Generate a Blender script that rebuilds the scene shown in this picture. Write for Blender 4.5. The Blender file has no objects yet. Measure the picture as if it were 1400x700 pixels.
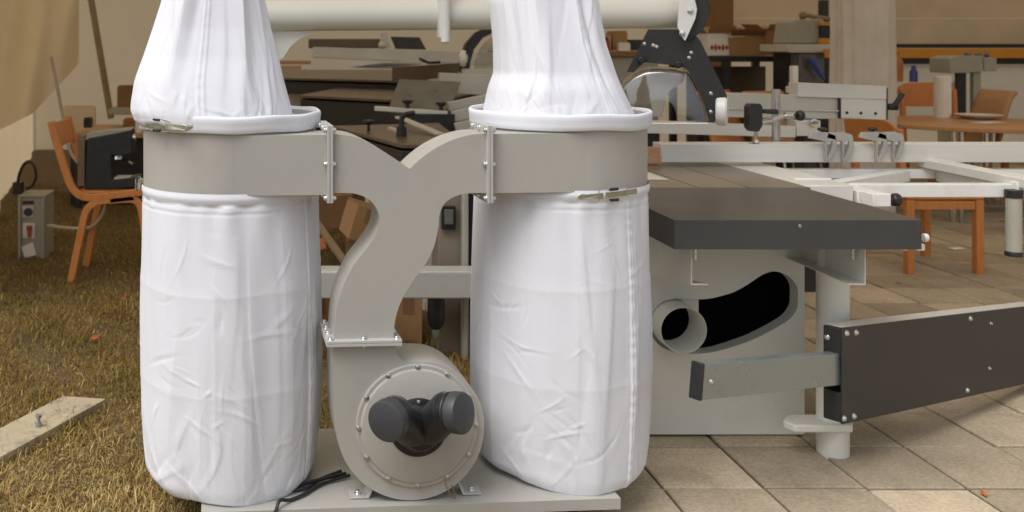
import bpy, bmesh, math, random
import numpy as np
from mathutils import Vector, Matrix
from mathutils.geometry import tessellate_polygon
R = math.radians
random.seed(7); RNG = np.random.default_rng(7)
SC = bpy.context.scene
COL = SC.collection

# ------------------------------------------------------------------ camera
F, CX, CY, H = 1340.0, 400.0, 64.0, 1.325          # focal length and principal point in photo pixels, eye height
cam = bpy.data.cameras.new("camera"); cam_o = bpy.data.objects.new("camera", cam); COL.objects.link(cam_o)
cam_o.location = (0, 0, H); cam_o.rotation_euler = (R(90), 0, 0)
cam.sensor_width = 36; cam.lens = 36 * F / 1400
cam.shift_x = (700 - CX) / 1400; cam.shift_y = -(350 - CY) / 1400
cam.clip_end = 300; cam.clip_start = .05
cam.dof.use_dof = True; cam.dof.focus_distance = 2.75; cam.dof.aperture_fstop = 4.5
SC.camera = cam_o
# ------------------------------------------------------------------ world, sun, exposure
W = bpy.data.worlds.new("World"); SC.world = W; W.use_nodes = True
nt = W.node_tree; bg = nt.nodes["Background"]
sky = nt.nodes.new("ShaderNodeTexSky"); sky.sky_type = 'NISHITA'; sky.sun_disc = False
SUN_EL, SUN_AZ = R(58), R(232)                      # azimuth clockwise from +Y
sky.sun_elevation = SUN_EL; sky.sun_rotation = SUN_AZ; sky.dust_density = 4; sky.air_density = 1.0
hs = nt.nodes.new("ShaderNodeHueSaturation"); hs.inputs['Saturation'].default_value = .38
nt.links.new(sky.outputs[0], hs.inputs['Color']); nt.links.new(hs.outputs[0], bg.inputs[0])
bg.inputs[1].default_value = .15
sun = bpy.data.lights.new("sun", 'SUN'); sun.energy = 1.5; sun.angle = R(40); sun.color = (1, .975, .95)
sun_o = bpy.data.objects.new("sun", sun); COL.objects.link(sun_o)
sun_o.rotation_euler = (R(90) - SUN_EL, 0, math.pi - SUN_AZ)
SC.view_settings.view_transform = 'Standard'; SC.view_settings.look = 'None'
SC.view_settings.gamma = 1; SC.view_settings.use_curve_mapping = False
SC.view_settings.exposure = 0.12

# ------------------------------------------------------------------ helpers
def P(px, py, Y):
    return Vector(((px - CX) / F * Y, Y, H - (py - CY) / F * Y))
def GY(py):                                         # depth of the ground seen at photo row py
    return H * F / (py - CY)
TM = {}                                             # world matrix of every thing
def tag(o, label=None, cat=None, group=None, kind=None):
    if label: o['label'] = label
    if cat: o['category'] = cat
    if group: o['group'] = group
    if kind: o['kind'] = kind
    return o
def thing(name, label, cat, loc=(0, 0, 0), rz=0, group=None):
    o = bpy.data.objects.new(name, None); COL.objects.link(o)
    o.location = loc; o.rotation_euler = (0, 0, rz); o.empty_display_size = .1
    TM[o.name] = Matrix.Translation(Vector(loc)) @ Matrix.Rotation(rz, 4, 'Z')
    return tag(o, label, cat, group)
def copy_tree(o, parent=None):
    c = o.copy(); COL.objects.link(c)
    if parent: c.parent = parent
    for ch in list(o.children): copy_tree(ch, c)
    return c
def frame_of(o):
    m = Matrix.Identity(4)
    while o is not None:
        if o.name in TM: return TM[o.name]
        o = o.parent
    return m

class MB:
    def __init__(s): s.bm = bmesh.new(); s.mi = 0
    def m(s, i): s.mi = i; return s
    def _f(s, vs):
        try:
            f = s.bm.faces.new(vs); f.material_index = s.mi; return f
        except ValueError: return None
    def box(s, c, size, rot=None):
        c = Vector(c); hx, hy, hz = size[0] / 2, size[1] / 2, size[2] / 2
        co = [Vector((x, y, z)) for z in (-hz, hz) for y in (-hy, hy) for x in (-hx, hx)]
        if rot is not None: co = [rot @ v for v in co]
        v = [s.bm.verts.new(c + q) for q in co]
        for a in ((0, 2, 3, 1), (4, 5, 7, 6), (0, 1, 5, 4), (2, 6, 7, 3), (0, 4, 6, 2), (1, 3, 7, 5)):
            s._f([v[i] for i in a])
        return s
    def span(s, a, b):
        a, b = Vector(a), Vector(b)
        return s.box((a + b) / 2, [abs(b[i] - a[i]) for i in range(3)])
    def pbox(s, x0, y0, x1, y1, Y, d):              # front face seen at the pixel rectangle at depth Y, d deep
        a = P(x0, y1, Y); b = P(x1, y0, Y); b.y = Y + d
        return s.span(a, b)
    def bar(s, p0, p1, w, h, up=(0, 0, 1)):         # square bar from p0 to p1
        p0, p1 = Vector(p0), Vector(p1); d = (p1 - p0); L = d.length; d.normalize()
        up = Vector(up); x = d.cross(up)
        if x.length < 1e-4: x = d.cross(Vector((0, 1, 0)))
        x.normalize(); z = x.cross(d)
        rot = Matrix((x, d, z)).transposed()
        return s.box((p0 + p1) / 2, (w, L, h), rot)
    def cyl(s, p0, p1, r0, r1=None, seg=24, caps=True):
        if r1 is None: r1 = r0
        return s.tube([p0, p1], [r0, r1], seg, caps)
    def tube(s, pts, r, seg=12, caps=True):
        pts = [Vector(p) for p in pts]; n = len(pts)
        rs = r if isinstance(r, (list, tuple)) else [r] * n
        rings = []; prev = None
        for i in range(n):
            if i == 0: d = pts[1] - pts[0]
            elif i == n - 1: d = pts[-1] - pts[-2]
            else: d = pts[i + 1] - pts[i - 1]
            if d.length < 1e-9: d = Vector((0, 0, 1))
            d.normalize()
            if prev is None:
                u = d.orthogonal().normalized()
            else:
                u = prev - d * prev.dot(d)
                if u.length < 1e-6: u = d.orthogonal()
                u.normalize()
            prev = u; w = d.cross(u)
            rings.append([s.bm.verts.new(pts[i] + (u * math.cos(2 * math.pi * k / seg) + w * math.sin(2 * math.pi * k / seg)) * rs[i]) for k in range(seg)])
        for a, b in zip(rings, rings[1:]):
            for k in range(seg): s._f([a[k], a[(k + 1) % seg], b[(k + 1) % seg], b[k]])
        if caps:
            s._f(rings[0][::-1]); s._f(rings[-1])
        return s
    def lathe(s, prof, c=(0, 0, 0), axis=(0, 0, 1), seg=48, close=False):
        c = Vector(c); d = Vector(axis).normalized(); u = d.orthogonal().normalized(); w = d.cross(u)
        rings = []
        for r, h in prof:
            if r < 1e-6: rings.append([s.bm.verts.new(c + d * h)])
            else: rings.append([s.bm.verts.new(c + d * h + (u * math.cos(2 * math.pi * k / seg) + w * math.sin(2 * math.pi * k / seg)) * r) for k in range(seg)])
        pr = list(zip(rings, rings[1:]))
        if close: pr.append((rings[-1], rings[0]))
        for a, b in pr:
            for k in range(seg):
                k2 = (k + 1) % seg
                if len(a) == 1 and len(b) == 1: continue
                if len(a) == 1: s._f([a[0], b[k2], b[k]])
                elif len(b) == 1: s._f([a[k], a[k2], b[0]])
                else: s._f([a[k], a[k2], b[k2], b[k]])
        return s
    def prism(s, pts, vec, holes=()):               # planar outline (with holes) extruded by vec
        loops = [[Vector(p) for p in pts]] + [[Vector(p) for p in h] for h in holes]
        vec = Vector(vec); flat = [p for l in loops for p in l]
        tris = tessellate_polygon(loops)
        a = [s.bm.verts.new(p) for p in flat]; b = [s.bm.verts.new(p + vec) for p in flat]
        if len(loops) == 1 and len(flat) < 5:
            s._f(a); s._f(b[::-1])
        else:
            for t in tris:
                s._f([a[i] for i in t]); s._f([b[i] for i in reversed(t)])
        o = 0
        for l in loops:
            n = len(l)
            for i in range(n):
                j = (i + 1) % n; s._f([a[o + i], a[o + j], b[o + j], b[o + i]])
            o += n
        return s
    def sweep(s, pts, w, h):                        # rectangular bent rail along a path in an x-z plane
        rings = []; n = len(pts)
        for i in range(n):
            d = (pts[min(i + 1, n - 1)] - pts[max(i - 1, 0)]).normalized(); u = Vector((-d.z, 0, d.x)); v = Vector((0, 1, 0))
            rings.append([s.bm.verts.new(pts[i] + u * (a * h / 2) + v * (c * w / 2)) for a, c in ((-1, -1), (1, -1), (1, 1), (-1, 1))])
        for a, b_ in zip(rings, rings[1:]):
            for k in range(4): s._f([a[k], a[(k + 1) % 4], b_[(k + 1) % 4], b_[k]])
        s._f(rings[0]); s._f(rings[-1][::-1]); return s
    def ball(s, c, r, seg=14):
        n = 8
        return s.lathe([(r * math.sin(math.pi * i / n), -r * math.cos(math.pi * i / n)) for i in range(n + 1)], c, (0, 0, 1), seg)
    def bolt(s, c, d, r=.006, h=.005):
        c = Vector(c); d = Vector(d).normalized()
        s.lathe([(r * 1.25, 0), (r * 1.25, h * .3), (r, h * .35), (r * .9, h), (r * .5, h * 1.15), (0, h * 1.15)], c, d, 10)
        return s
    def build(s, name, mats, parent=None, smooth=35, bevel=0, seg=2, world=False):
        bm = s.bm
        bmesh.ops.remove_doubles(bm, verts=bm.verts, dist=1e-6)
        bmesh.ops.recalc_face_normals(bm, faces=bm.faces)
        if world and parent is not None: bm.transform(frame_of(parent).inverted())
        me = bpy.data.meshes.new(name); bm.to_mesh(me); bm.free()
        for m_ in (mats if isinstance(mats, (list, tuple)) else [mats]): me.materials.append(m_)
        if smooth:
            me.shade_smooth(); me.set_sharp_from_angle(angle=R(smooth))
        o = bpy.data.objects.new(name, me); COL.objects.link(o)
        if parent is not None: o.parent = parent
        if bevel:
            b = o.modifiers.new("edge", 'BEVEL'); b.width = bevel; b.segments = seg; b.limit_method = 'ANGLE'; b.angle_limit = R(40)
            b.harden_normals = False
        return o
def grid_mesh(name, V, mats, parent=None, closed=True):
    """V: (rows, cols, 3) numpy grid, columns wrap round when closed"""
    n, c, _ = V.shape
    me = bpy.data.meshes.new(name)
    idx = np.arange(n * c).reshape(n, c)
    a = idx[:-1]; b = idx[1:]
    if closed: a2 = np.roll(a, -1, 1); b2 = np.roll(b, -1, 1)
    else: a2 = a[:, 1:]; b2 = b[:, 1:]; a = a[:, :-1]; b = b[:, :-1]
    q = np.stack([a, a2, b2, b], -1).reshape(-1, 4)
    me.vertices.add(n * c); me.vertices.foreach_set('co', V.reshape(-1).astype('f'))
    me.loops.add(q.size); me.loops.foreach_set('vertex_index', q.reshape(-1).astype('i'))
    me.polygons.add(len(q)); me.polygons.foreach_set('loop_start', np.arange(0, q.size, 4, dtype='i'))
    me.update(calc_edges=True); me.validate()
    for m_ in (mats if isinstance(mats, (list, tuple)) else [mats]): me.materials.append(m_)
    me.shade_smooth()
    o = bpy.data.objects.new(name, me); COL.objects.link(o)
    if parent is not None: o.parent = parent
    return o

# ------------------------------------------------------------------ materials
def mat(name, col, rough=.5, metal=0., var=.08, scale=6., bump=0., bscale=60., col2=None, spec=None, stretch=None, dirt=None, coat=0):
    m = bpy.data.materials.new(name); m.use_nodes = True; t = m.node_tree; b = t.nodes['Principled BSDF']
    tc = t.nodes.new('ShaderNodeTexCoord'); mp = t.nodes.new('ShaderNodeMapping'); t.links.new(tc.outputs['Object'], mp.inputs[0])
    if stretch: mp.inputs['Scale'].default_value = stretch
    n = t.nodes.new('ShaderNodeTexNoise'); n.inputs['Scale'].default_value = scale; n.inputs['Detail'].default_value = 6; n.inputs['Roughness'].default_value = .6
    t.links.new(mp.outputs[0], n.inputs['Vector'])
    r = t.nodes.new('ShaderNodeValToRGB'); t.links.new(n.outputs['Fac'], r.inputs[0])
    c2 = col2 or [c * (1 + var) for c in col]; c1 = [c * (1 - var) for c in col] if not col2 else col
    r.color_ramp.elements[0].position = .3; r.color_ramp.elements[1].position = .7
    r.color_ramp.elements[0].color = (*c1, 1); r.color_ramp.elements[1].color = (*c2, 1)
    out = r.outputs[0]
    if dirt:                                         # (colour, amount, scale): patches of grime
        n3 = t.nodes.new('ShaderNodeTexNoise'); n3.inputs['Scale'].default_value = dirt[2]; n3.inputs['Detail'].default_value = 10; n3.inputs['Roughness'].default_value = .72
        t.links.new(tc.outputs['Object'], n3.inputs['Vector'])
        rr = t.nodes.new('ShaderNodeMapRange'); rr.inputs[1].default_value = .52; rr.inputs[2].default_value = .75; rr.inputs[4].default_value = dirt[1]
        t.links.new(n3.outputs['Fac'], rr.inputs[0])
        mx = t.nodes.new('ShaderNodeMix'); mx.data_type = 'RGBA'; t.links.new(rr.outputs[0], mx.inputs[0]); t.links.new(out, mx.inputs[6]); mx.inputs[7].default_value = (*dirt[0], 1)
        out = mx.outputs[2]
    t.links.new(out, b.inputs['Base Color'])
    b.inputs['Roughness'].default_value = rough; b.inputs['Metallic'].default_value = metal
    if spec is not None: b.inputs['Specular IOR Level'].default_value = spec
    if coat: b.inputs['Coat Weight'].default_value = coat; b.inputs['Coat Roughness'].default_value = .25
    mr = t.nodes.new('ShaderNodeMapRange'); mr.inputs[3].default_value = max(.02, rough - .08); mr.inputs[4].default_value = min(1, rough + .08)
    t.links.new(n.outputs['Fac'], mr.inputs[0]); t.links.new(mr.outputs[0], b.inputs['Roughness'])
    if bump:
        n2 = t.nodes.new('ShaderNodeTexNoise'); n2.inputs['Scale'].default_value = bscale; n2.inputs['Detail'].default_value = 4
        t.links.new(mp.outputs[0], n2.inputs['Vector'])
        bp = t.nodes.new('ShaderNodeBump'); bp.inputs['Strength'].default_value = bump; bp.inputs['Distance'].default_value = .01
        t.links.new(n2.outputs['Fac'], bp.inputs['Height']); t.links.new(bp.outputs[0], b.inputs['Normal'])
    return m
def canvas_mat(name, col, trans=.4, scale=1.2, tcol=(.88, .76, .57)):
    m = mat(name, col, .85, var=.12, scale=scale, bump=.25, bscale=7, dirt=((col[0] * .6, col[1] * .55, col[2] * .45), .5, 1.3))
    t = m.node_tree; b = t.nodes['Principled BSDF']; o = t.nodes['Material Output']
    tr = t.nodes.new('ShaderNodeBsdfTranslucent'); tr.inputs[0].default_value = (*tcol, 1)
    mx = t.nodes.new('ShaderNodeMixShader'); mx.inputs[0].default_value = trans
    t.links.new(b.outputs[0], mx.inputs[1]); t.links.new(tr.outputs[0], mx.inputs[2]); t.links.new(mx.outputs[0], o.inputs[0])
    return m
def clear_mat(name):
    m = bpy.data.materials.new(name); m.use_nodes = True; t = m.node_tree; o = t.nodes['Material Output']
    t.nodes.remove(t.nodes['Principled BSDF'])
    tr = t.nodes.new('ShaderNodeBsdfTransparent'); tr.inputs[0].default_value = (.86, .85, .82, 1)
    gl = t.nodes.new('ShaderNodeBsdfGlossy'); gl.inputs['Roughness'].default_value = .05
    lw = t.nodes.new('ShaderNodeLayerWeight'); lw.inputs[0].default_value = .38
    mr = t.nodes.new('ShaderNodeMapRange'); mr.inputs[3].default_value = .16; mr.inputs[4].default_value = .8
    n = t.nodes.new('ShaderNodeTexNoise'); n.inputs['Scale'].default_value = 3.5; n.inputs['Detail'].default_value = 1
    bp = t.nodes.new('ShaderNodeBump'); bp.inputs['Strength'].default_value = .15; bp.inputs['Distance'].default_value = .02
    t.links.new(n.outputs['Fac'], bp.inputs['Height']); t.links.new(bp.outputs[0], gl.inputs['Normal'])
    t.links.new(lw.outputs['Fresnel'], mr.inputs[0])
    mx = t.nodes.new('ShaderNodeMixShader'); t.links.new(mr.outputs[0], mx.inputs[0]); t.links.new(tr.outputs[0], mx.inputs[1]); t.links.new(gl.outputs[0], mx.inputs[2])
    t.links.new(mx.outputs[0], o.inputs[0]); return m
M = dict(
    cloth=mat('white_cotton_cloth', (.77, .78, .83), .95, var=.02, scale=3, bump=.15, bscale=380, spec=.05),
    grey=mat('warm_grey_paint', (.425, .412, .372), .38, var=.04, scale=2.5, bump=.02, bscale=300, dirt=((.33, .30, .26), .5, 5)),
    greyl=mat('flange_grey_paint', (.47, .46, .43), .4, var=.04, scale=4),
    saw=mat('pale_grey_machine_paint', (.72, .715, .645), .36, var=.03, scale=2, bump=.015, bscale=200, dirt=((.42, .40, .34), .35, 2.5)),
    cream=mat('cream_tube_paint', (.76, .75, .67), .22, var=.03, scale=2),
    white=mat('white_frame_paint', (.80, .80, .76), .35, var=.04, scale=5, dirt=((.5, .48, .42), .4, 9)),
    black=mat('black_plastic', (.018, .018, .019), .42, var=.3, scale=12, bump=.03, bscale=200),
    blackp=mat('black_powder_coat', (.024, .024, .024), .48, var=.2, scale=7, bump=.04, bscale=500, dirt=((.06, .058, .054), .3, 4)),
    cap=mat('grey_black_cap_plastic', (.045, .046, .05), .45, var=.15, scale=8),
    hole=mat('cavity_shade_black', (.003, .003, .003), .95, var=.1, spec=.02),
    iron=mat('dark_cast_iron_paint', (.045, .043, .041), .34, var=.15, scale=3, bump=.02, bscale=80, dirt=((.08, .065, .045), .5, 2.2)),
    ironside=mat('dark_grey_hammer_paint', (.050, .050, .050), .45, var=.08, scale=9, bump=.04, bscale=300),
    mtable=mat('worn_steel_table', (.21, .175, .13), .34, metal=.3, var=.18, scale=3, stretch=(9, .8, 1), dirt=((.12, .09, .06), .5, 3)),
    alu=mat('brushed_aluminium', (.76, .75, .70), .36, metal=.25, var=.05, scale=4, stretch=(.6, 6, 6)),
    alud=mat('dull_aluminium', (.60, .58, .52), .4, metal=.25, var=.07, scale=4),
    zinc=mat('galvanised_steel', (.30, .33, .325), .3, metal=.45, var=.03, scale=12),
    chrome=mat('chromed_steel', (.66, .66, .66), .16, metal=1, var=.05),
    bolt=mat('zinc_bolt', (.68, .70, .70), .24, metal=.9, var=.1, scale=40),
    latch=mat('yellow_zinc_latch', (.52, .55, .40), .25, metal=.9, var=.2, scale=25, col2=(.62, .58, .46)),
    orange=mat('orange_beech_wood', (.56, .195, .045), .42, scale=5, stretch=(14, 14, 1.2), col2=(.66, .27, .075), bump=.02),
    ply=mat('round_table_veneer', (.47, .22, .085), .33, scale=3, stretch=(1, 8, 1), col2=(.55, .28, .12)),
    plyc=mat('light_plywood', (.46, .25, .11), .5, scale=4, stretch=(2, 2, 10), col2=(.52, .30, .15)),
    card=mat('brown_cardboard', (.36, .205, .088), .85, scale=5, var=.1, bump=.05, bscale=40),
    cardd=mat('dark_cardboard', (.24, .13, .055), .88, scale=5, var=.15),
    paper=mat('white_paper', (.82, .79, .72), .9, var=.05),
    canvas=canvas_mat('tan_tent_canvas', (.72, .58, .38), .80, tcol=(.97, .78, .50)),
    roof=canvas_mat('thin_roof_canvas', (.70, .59, .42), .32, tcol=(.86, .71, .48)),
    sidecanvas=canvas_mat('side_wall_canvas', (.66, .56, .38), .48, tcol=(.80, .64, .42)),
    canvasg=canvas_mat('grey_beige_tarpaulin', (.74, .66, .52), .62, 2, tcol=(.92, .82, .64)),
    curtain=canvas_mat('gathered_curtain_canvas', (.70, .65, .57), .15, 3),
    wall=mat('beige_wall_panel', (.72, .61, .46), .8, scale=1.5, var=.1),
    pole=mat('tent_pole_brown', (.27, .20, .125), .5, var=.15, metal=.3),
    board=mat('weathered_white_board', (.44, .37, .25), .85, scale=6, var=.12, bump=.2, bscale=30, dirt=((.12, .10, .08), .9, 11)),
    rack=mat('orange_rack_paint', (.62, .27, .03), .45, var=.06),
    dktable=mat('dark_table_top', (.13, .095, .06), .3, scale=3, var=.15, dirt=((.2, .14, .08), .4, 2)),
    steel=mat('blued_steel_plate', (.16, .16, .145), .3, metal=.3, scale=7, var=.25),
    elec=mat('grey_electric_box', (.37, .36, .30), .55, var=.06, scale=5),
    whitep=mat('white_plastic', (.74, .73, .70), .35, var=.03),
    blockw=mat('fresh_wood_block', (.55, .31, .17), .6, scale=5, stretch=(2, 12, 12), var=.1),
    red=mat('red_print', (.38, .07, .035), .6, var=.2), blue=mat('blue_plastic', (.05, .08, .32), .4),
    green=mat('green_plastic', (.05, .22, .13), .4), cable=mat('beige_hose', (.50, .44, .33), .5), brownc=mat('brown_cord', (.25, .17, .09), .7),
    leaf=mat('orange_dry_leaf', (.42, .11, .02), .7, var=.3, scale=30),
    amber=mat('amber_bottle', (.45, .17, .03), .25, var=.15),
    cast=mat('cast_aluminium', (.46, .45, .41), .42, metal=.3, var=.08, scale=20),
    beam=mat('grey_green_beam_paint', (.46, .46, .42), .4, var=.05, dirt=((.3, .27, .2), .4, 4)), brownpanel=mat('brown_grey_panel', (.24, .20, .155), .5, var=.08),
    clear=clear_mat('clear_polycarbonate'),
)
def ground_mats():
    m = mat('dry_soil', (.10, .066, .030), .95, scale=9, var=.3, bump=.5, bscale=40, col2=(.17, .12, .058)); M['soil'] = m
    m = bpy.data.materials.new('dry_grass_blades'); m.use_nodes = True; t = m.node_tree; b = t.nodes['Principled BSDF']
    g = t.nodes.new('ShaderNodeNewGeometry'); r = t.nodes.new('ShaderNodeValToRGB'); t.links.new(g.outputs['Random Per Island'], r.inputs[0])
    e = r.color_ramp.elements; e[0].color = (0.154, 0.083, 0.018, 1); e[1].color = (0.589, 0.429, 0.154, 1)
    for p, c in ((.25, (0.243, 0.143, 0.033, 1)), (.5, (0.346, 0.215, 0.055, 1)), (.72, (0.128, 0.130, 0.022, 1)), (.82, (0.371, 0.247, 0.077, 1))):
        x = e.new(p); x.color = c
    tc = t.nodes.new('ShaderNodeTexCoord'); n = t.nodes.new('ShaderNodeTexNoise'); n.inputs['Scale'].default_value = 2.6; n.inputs['Detail'].default_value = 5
    t.links.new(tc.outputs['Object'], n.inputs['Vector']); mr = t.nodes.new('ShaderNodeMapRange'); mr.inputs[1].default_value = .42; mr.inputs[2].default_value = .66; mr.inputs[4].default_value = .75; t.links.new(n.outputs['Fac'], mr.inputs[0])
    mx = t.nodes.new('ShaderNodeMix'); mx.data_type = 'RGBA'; mx.blend_type = 'MULTIPLY'; t.links.new(mr.outputs[0], mx.inputs[0]); t.links.new(r.outputs[0], mx.inputs[6]); mx.inputs[7].default_value = (.52, .62, .42, 1)
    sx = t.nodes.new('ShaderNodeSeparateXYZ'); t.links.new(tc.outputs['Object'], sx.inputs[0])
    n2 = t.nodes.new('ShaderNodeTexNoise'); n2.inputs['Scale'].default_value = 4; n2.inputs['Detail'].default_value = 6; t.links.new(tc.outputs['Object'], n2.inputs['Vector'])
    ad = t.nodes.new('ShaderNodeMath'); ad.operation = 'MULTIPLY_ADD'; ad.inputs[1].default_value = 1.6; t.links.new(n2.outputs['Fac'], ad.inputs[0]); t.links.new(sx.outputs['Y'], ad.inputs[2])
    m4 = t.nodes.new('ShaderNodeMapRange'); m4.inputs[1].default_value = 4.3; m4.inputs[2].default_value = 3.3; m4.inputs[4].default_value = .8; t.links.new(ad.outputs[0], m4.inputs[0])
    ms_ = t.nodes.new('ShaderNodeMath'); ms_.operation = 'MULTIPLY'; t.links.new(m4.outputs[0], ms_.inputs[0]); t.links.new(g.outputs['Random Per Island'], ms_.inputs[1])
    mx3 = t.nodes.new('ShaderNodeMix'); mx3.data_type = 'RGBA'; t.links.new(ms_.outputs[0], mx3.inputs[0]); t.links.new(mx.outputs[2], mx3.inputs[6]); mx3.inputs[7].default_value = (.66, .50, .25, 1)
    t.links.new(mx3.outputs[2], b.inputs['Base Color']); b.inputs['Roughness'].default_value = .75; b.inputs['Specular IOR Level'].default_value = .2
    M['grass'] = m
    m = mat('concrete_slabs', (.50, .41, .285), .85, scale=7, var=.12, bump=.15, bscale=160, dirt=((.22, .17, .11), .75, 2.1)); t = m.node_tree; b = t.nodes['Principled BSDF']
    g = t.nodes.new('ShaderNodeNewGeometry'); mr = t.nodes.new('ShaderNodeMapRange'); mr.inputs[3].default_value = .68; mr.inputs[4].default_value = 1.14
    t.links.new(g.outputs['Random Per Island'], mr.inputs[0])
    lk = b.inputs['Base Color'].links[0].from_socket; mx = t.nodes.new('ShaderNodeMix'); mx.data_type = 'RGBA'; mx.blend_type = 'MULTIPLY'; mx.inputs[0].default_value = 1
    t.links.new(lk, mx.inputs[6]); t.links.new(mr.outputs[0], mx.inputs[7])
    sp = t.nodes.new('ShaderNodeTexNoise'); sp.inputs['Scale'].default_value = 90; sp.inputs['Detail'].default_value = 3
    tc = [n for n in t.nodes if n.type == 'TEX_COORD'][0]; t.links.new(tc.outputs['Object'], sp.inputs['Vector'])
    m2 = t.nodes.new('ShaderNodeMapRange'); m2.inputs[1].default_value = .3; m2.inputs[2].default_value = .7; m2.inputs[3].default_value = .8; m2.inputs[4].default_value = 1.15; t.links.new(sp.outputs['Fac'], m2.inputs[0])
    mx2 = t.nodes.new('ShaderNodeMix'); mx2.data_type = 'RGBA'; mx2.blend_type = 'MULTIPLY'; mx2.inputs[0].default_value = 1
    t.links.new(mx.outputs[2], mx2.inputs[6]); t.links.new(m2.outputs[0], mx2.inputs[7]); t.links.new(mx2.outputs[2], b.inputs['Base Color'])
    M['slab'] = m
    M['joint'] = mat('dark_joint_sand', (.055, .045, .032), .95, var=.3, scale=30)
ground_mats()

# ------------------------------------------------------------------ ground
EDGE = .80                                           # lawn meets paving along x = EDGE
b = MB(); n = 60
vs = [[b.bm.verts.new((-30 + 60 * i / n if 0 < i < n else (-120 if i == 0 else 120), -4 + 30 * j / n if 0 < j < n else (-60 if j == 0 else 200), 0.0)) for i in range(n + 1)] for j in range(n + 1)]
for j in range(n):
    for i in range(n): b._f([vs[j][i], vs[j][i + 1], vs[j + 1][i + 1], vs[j + 1][i]])
tag(b.build('ground', M['soil'], smooth=0), kind='structure')
b = MB(); b.span((EDGE, .2, -.08), (9.5, 13.2, .002))
tag(b.build('paving_bed', M['joint'], smooth=0), kind='structure')
b = MB(); s_ = .302; sk = R(.6)
for i in range(30):
    for j in range(44):
        x = EDGE + .153 + i * s_; y = .35 + j * s_
        if x > 9.4 or y > 13.1: continue
        if i == 0 and random.random() < .1: continue
        dz = random.uniform(-.0025, .0025); h = .1462
        rot = Matrix.Rotation(random.uniform(-.006, .006), 3, 'Z') @ Matrix.Rotation(random.uniform(-.006, .006), 3, 'X')
        c = Vector((x, y, .008 + dz)); q = h - .004
        top = [b.bm.verts.new(c + rot @ Vector(v)) for v in ((-q, -q, .004), (q, -q, .004), (q, q, .004), (-q, q, .004))]
        mid = [b.bm.verts.new(c + rot @ Vector(v)) for v in ((-h, -h, 0), (h, -h, 0), (h, h, 0), (-h, h, 0))]
        lo = [b.bm.verts.new(c + rot @ Vector(v)) for v in ((-h, -h, -.03), (h, -h, -.03), (h, h, -.03), (-h, h, -.03))]
        b._f(top)
        for k in range(4):
            k2 = (k + 1) % 4; b._f([mid[k], mid[k2], top[k2], top[k]]); b._f([lo[k], lo[k2], mid[k2], mid[k]])
tag(b.build('pavement', M['slab'], smooth=0), kind='structure')

def grass(N):
    Y = 1.9 + 7.5 * RNG.random(N) ** 1.9
    X = -.62 * Y + RNG.random(N) ** .8 * (.62 * Y + EDGE + .02)
    keep = ~((X > -.15) & (X < EDGE) & (Y > 2.95) & (RNG.random(N) < .45))
    X, Y = X[keep], Y[keep]; N = len(X)
    tuft = np.sin(X * 5.1 + 1) * np.sin(Y * 4.3) + np.sin(X * 13 + Y * 9)
    L = (.012 + .048 * RNG.random(N) ** 2.2) * (1 + .25 * tuft)
    az = RNG.random(N) * 2 * np.pi; tilt = np.abs(RNG.normal(1.08, .42, N)).clip(.1, 1.5)
    d = np.stack([np.cos(az) * np.sin(tilt), np.sin(az) * np.sin(tilt), np.cos(tilt)], 1)
    w = np.stack([-np.sin(az), np.cos(az), np.zeros(N)], 1) * (.0009 + .0010 * RNG.random(N))[:, None]
    p = np.stack([X, Y, .012 * RNG.random(N)], 1)
    mid = p + d * (L * .55)[:, None] + np.array([0, 0, 1]) * (L * .12)[:, None]
    tip = p + d * L[:, None]; tip[:, 2] = np.maximum(tip[:, 2] - L * .12, .002)
    V = np.stack([p - w, p + w, mid - w * .8, mid + w * .8, tip], 1).reshape(-1, 3)
    base = np.arange(N) * 5
    quads = np.stack([base, base + 1, base + 3, base + 2], 1); tris = np.stack([base + 2, base + 3, base + 4], 1)
    loops = np.concatenate([quads, tris], 1).reshape(-1)
    st = np.stack([np.arange(N) * 7, np.arange(N) * 7 + 4], 1).reshape(-1)
    me = bpy.data.meshes.new('grass'); me.vertices.add(len(V)); me.vertices.foreach_set('co', V.reshape(-1).astype('f'))
    me.loops.add(len(loops)); me.loops.foreach_set('vertex_index', loops.astype('i'))
    me.polygons.add(len(st)); me.polygons.foreach_set('loop_start', st.astype('i'))
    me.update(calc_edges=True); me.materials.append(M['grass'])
    o = bpy.data.objects.new('grass', me); COL.objects.link(o)
    return tag(o, 'short dry brown grass of the lawn', 'grass', kind='stuff')
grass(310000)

# ------------------------------------------------------------------ tent
def sheet(name, f, nu, nv, m, parent=None, thick=.004):
    V = np.array([[f(i / (nu - 1), j / (nv - 1)) for i in range(nu)] for j in range(nv)], float)
    o = grid_mesh(name, V, m, parent, closed=False)
    return o
tent = thing('marquee_tent', 'large tan canvas marquee tent sheltering the machines', 'tent', (2, 9, 0))
loc = Vector((2, 9, 0))
def wv(u, v, a=.03): return a * (math.sin(u * 23 + v * 2) + .6 * math.sin(u * 51 + 1 + 3 * v) + .5 * math.sin(v * 9 + u * 4))
def L_(p): return tuple(Vector(p) - loc)
BY = 12.6
sheet('back_wall', lambda u, v: L_((-3.3 + 13 * u, BY + wv(u, v), 3.4 * v)), 90, 24, M['canvas'], tent)
sheet('side_wall', lambda u, v: L_((-1.82 - 1.5 * u + wv(u, v, .02), 5.0 + (BY - 5.0) * u, 3.3 * v)), 70, 20, M['sidecanvas'], tent)
sheet('right_wall', lambda u, v: L_((9.7 + wv(u, v, .02), 5.2 + (BY - 5.2) * u, 3.3 * v)), 40, 12, M['canvas'], tent)
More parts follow.
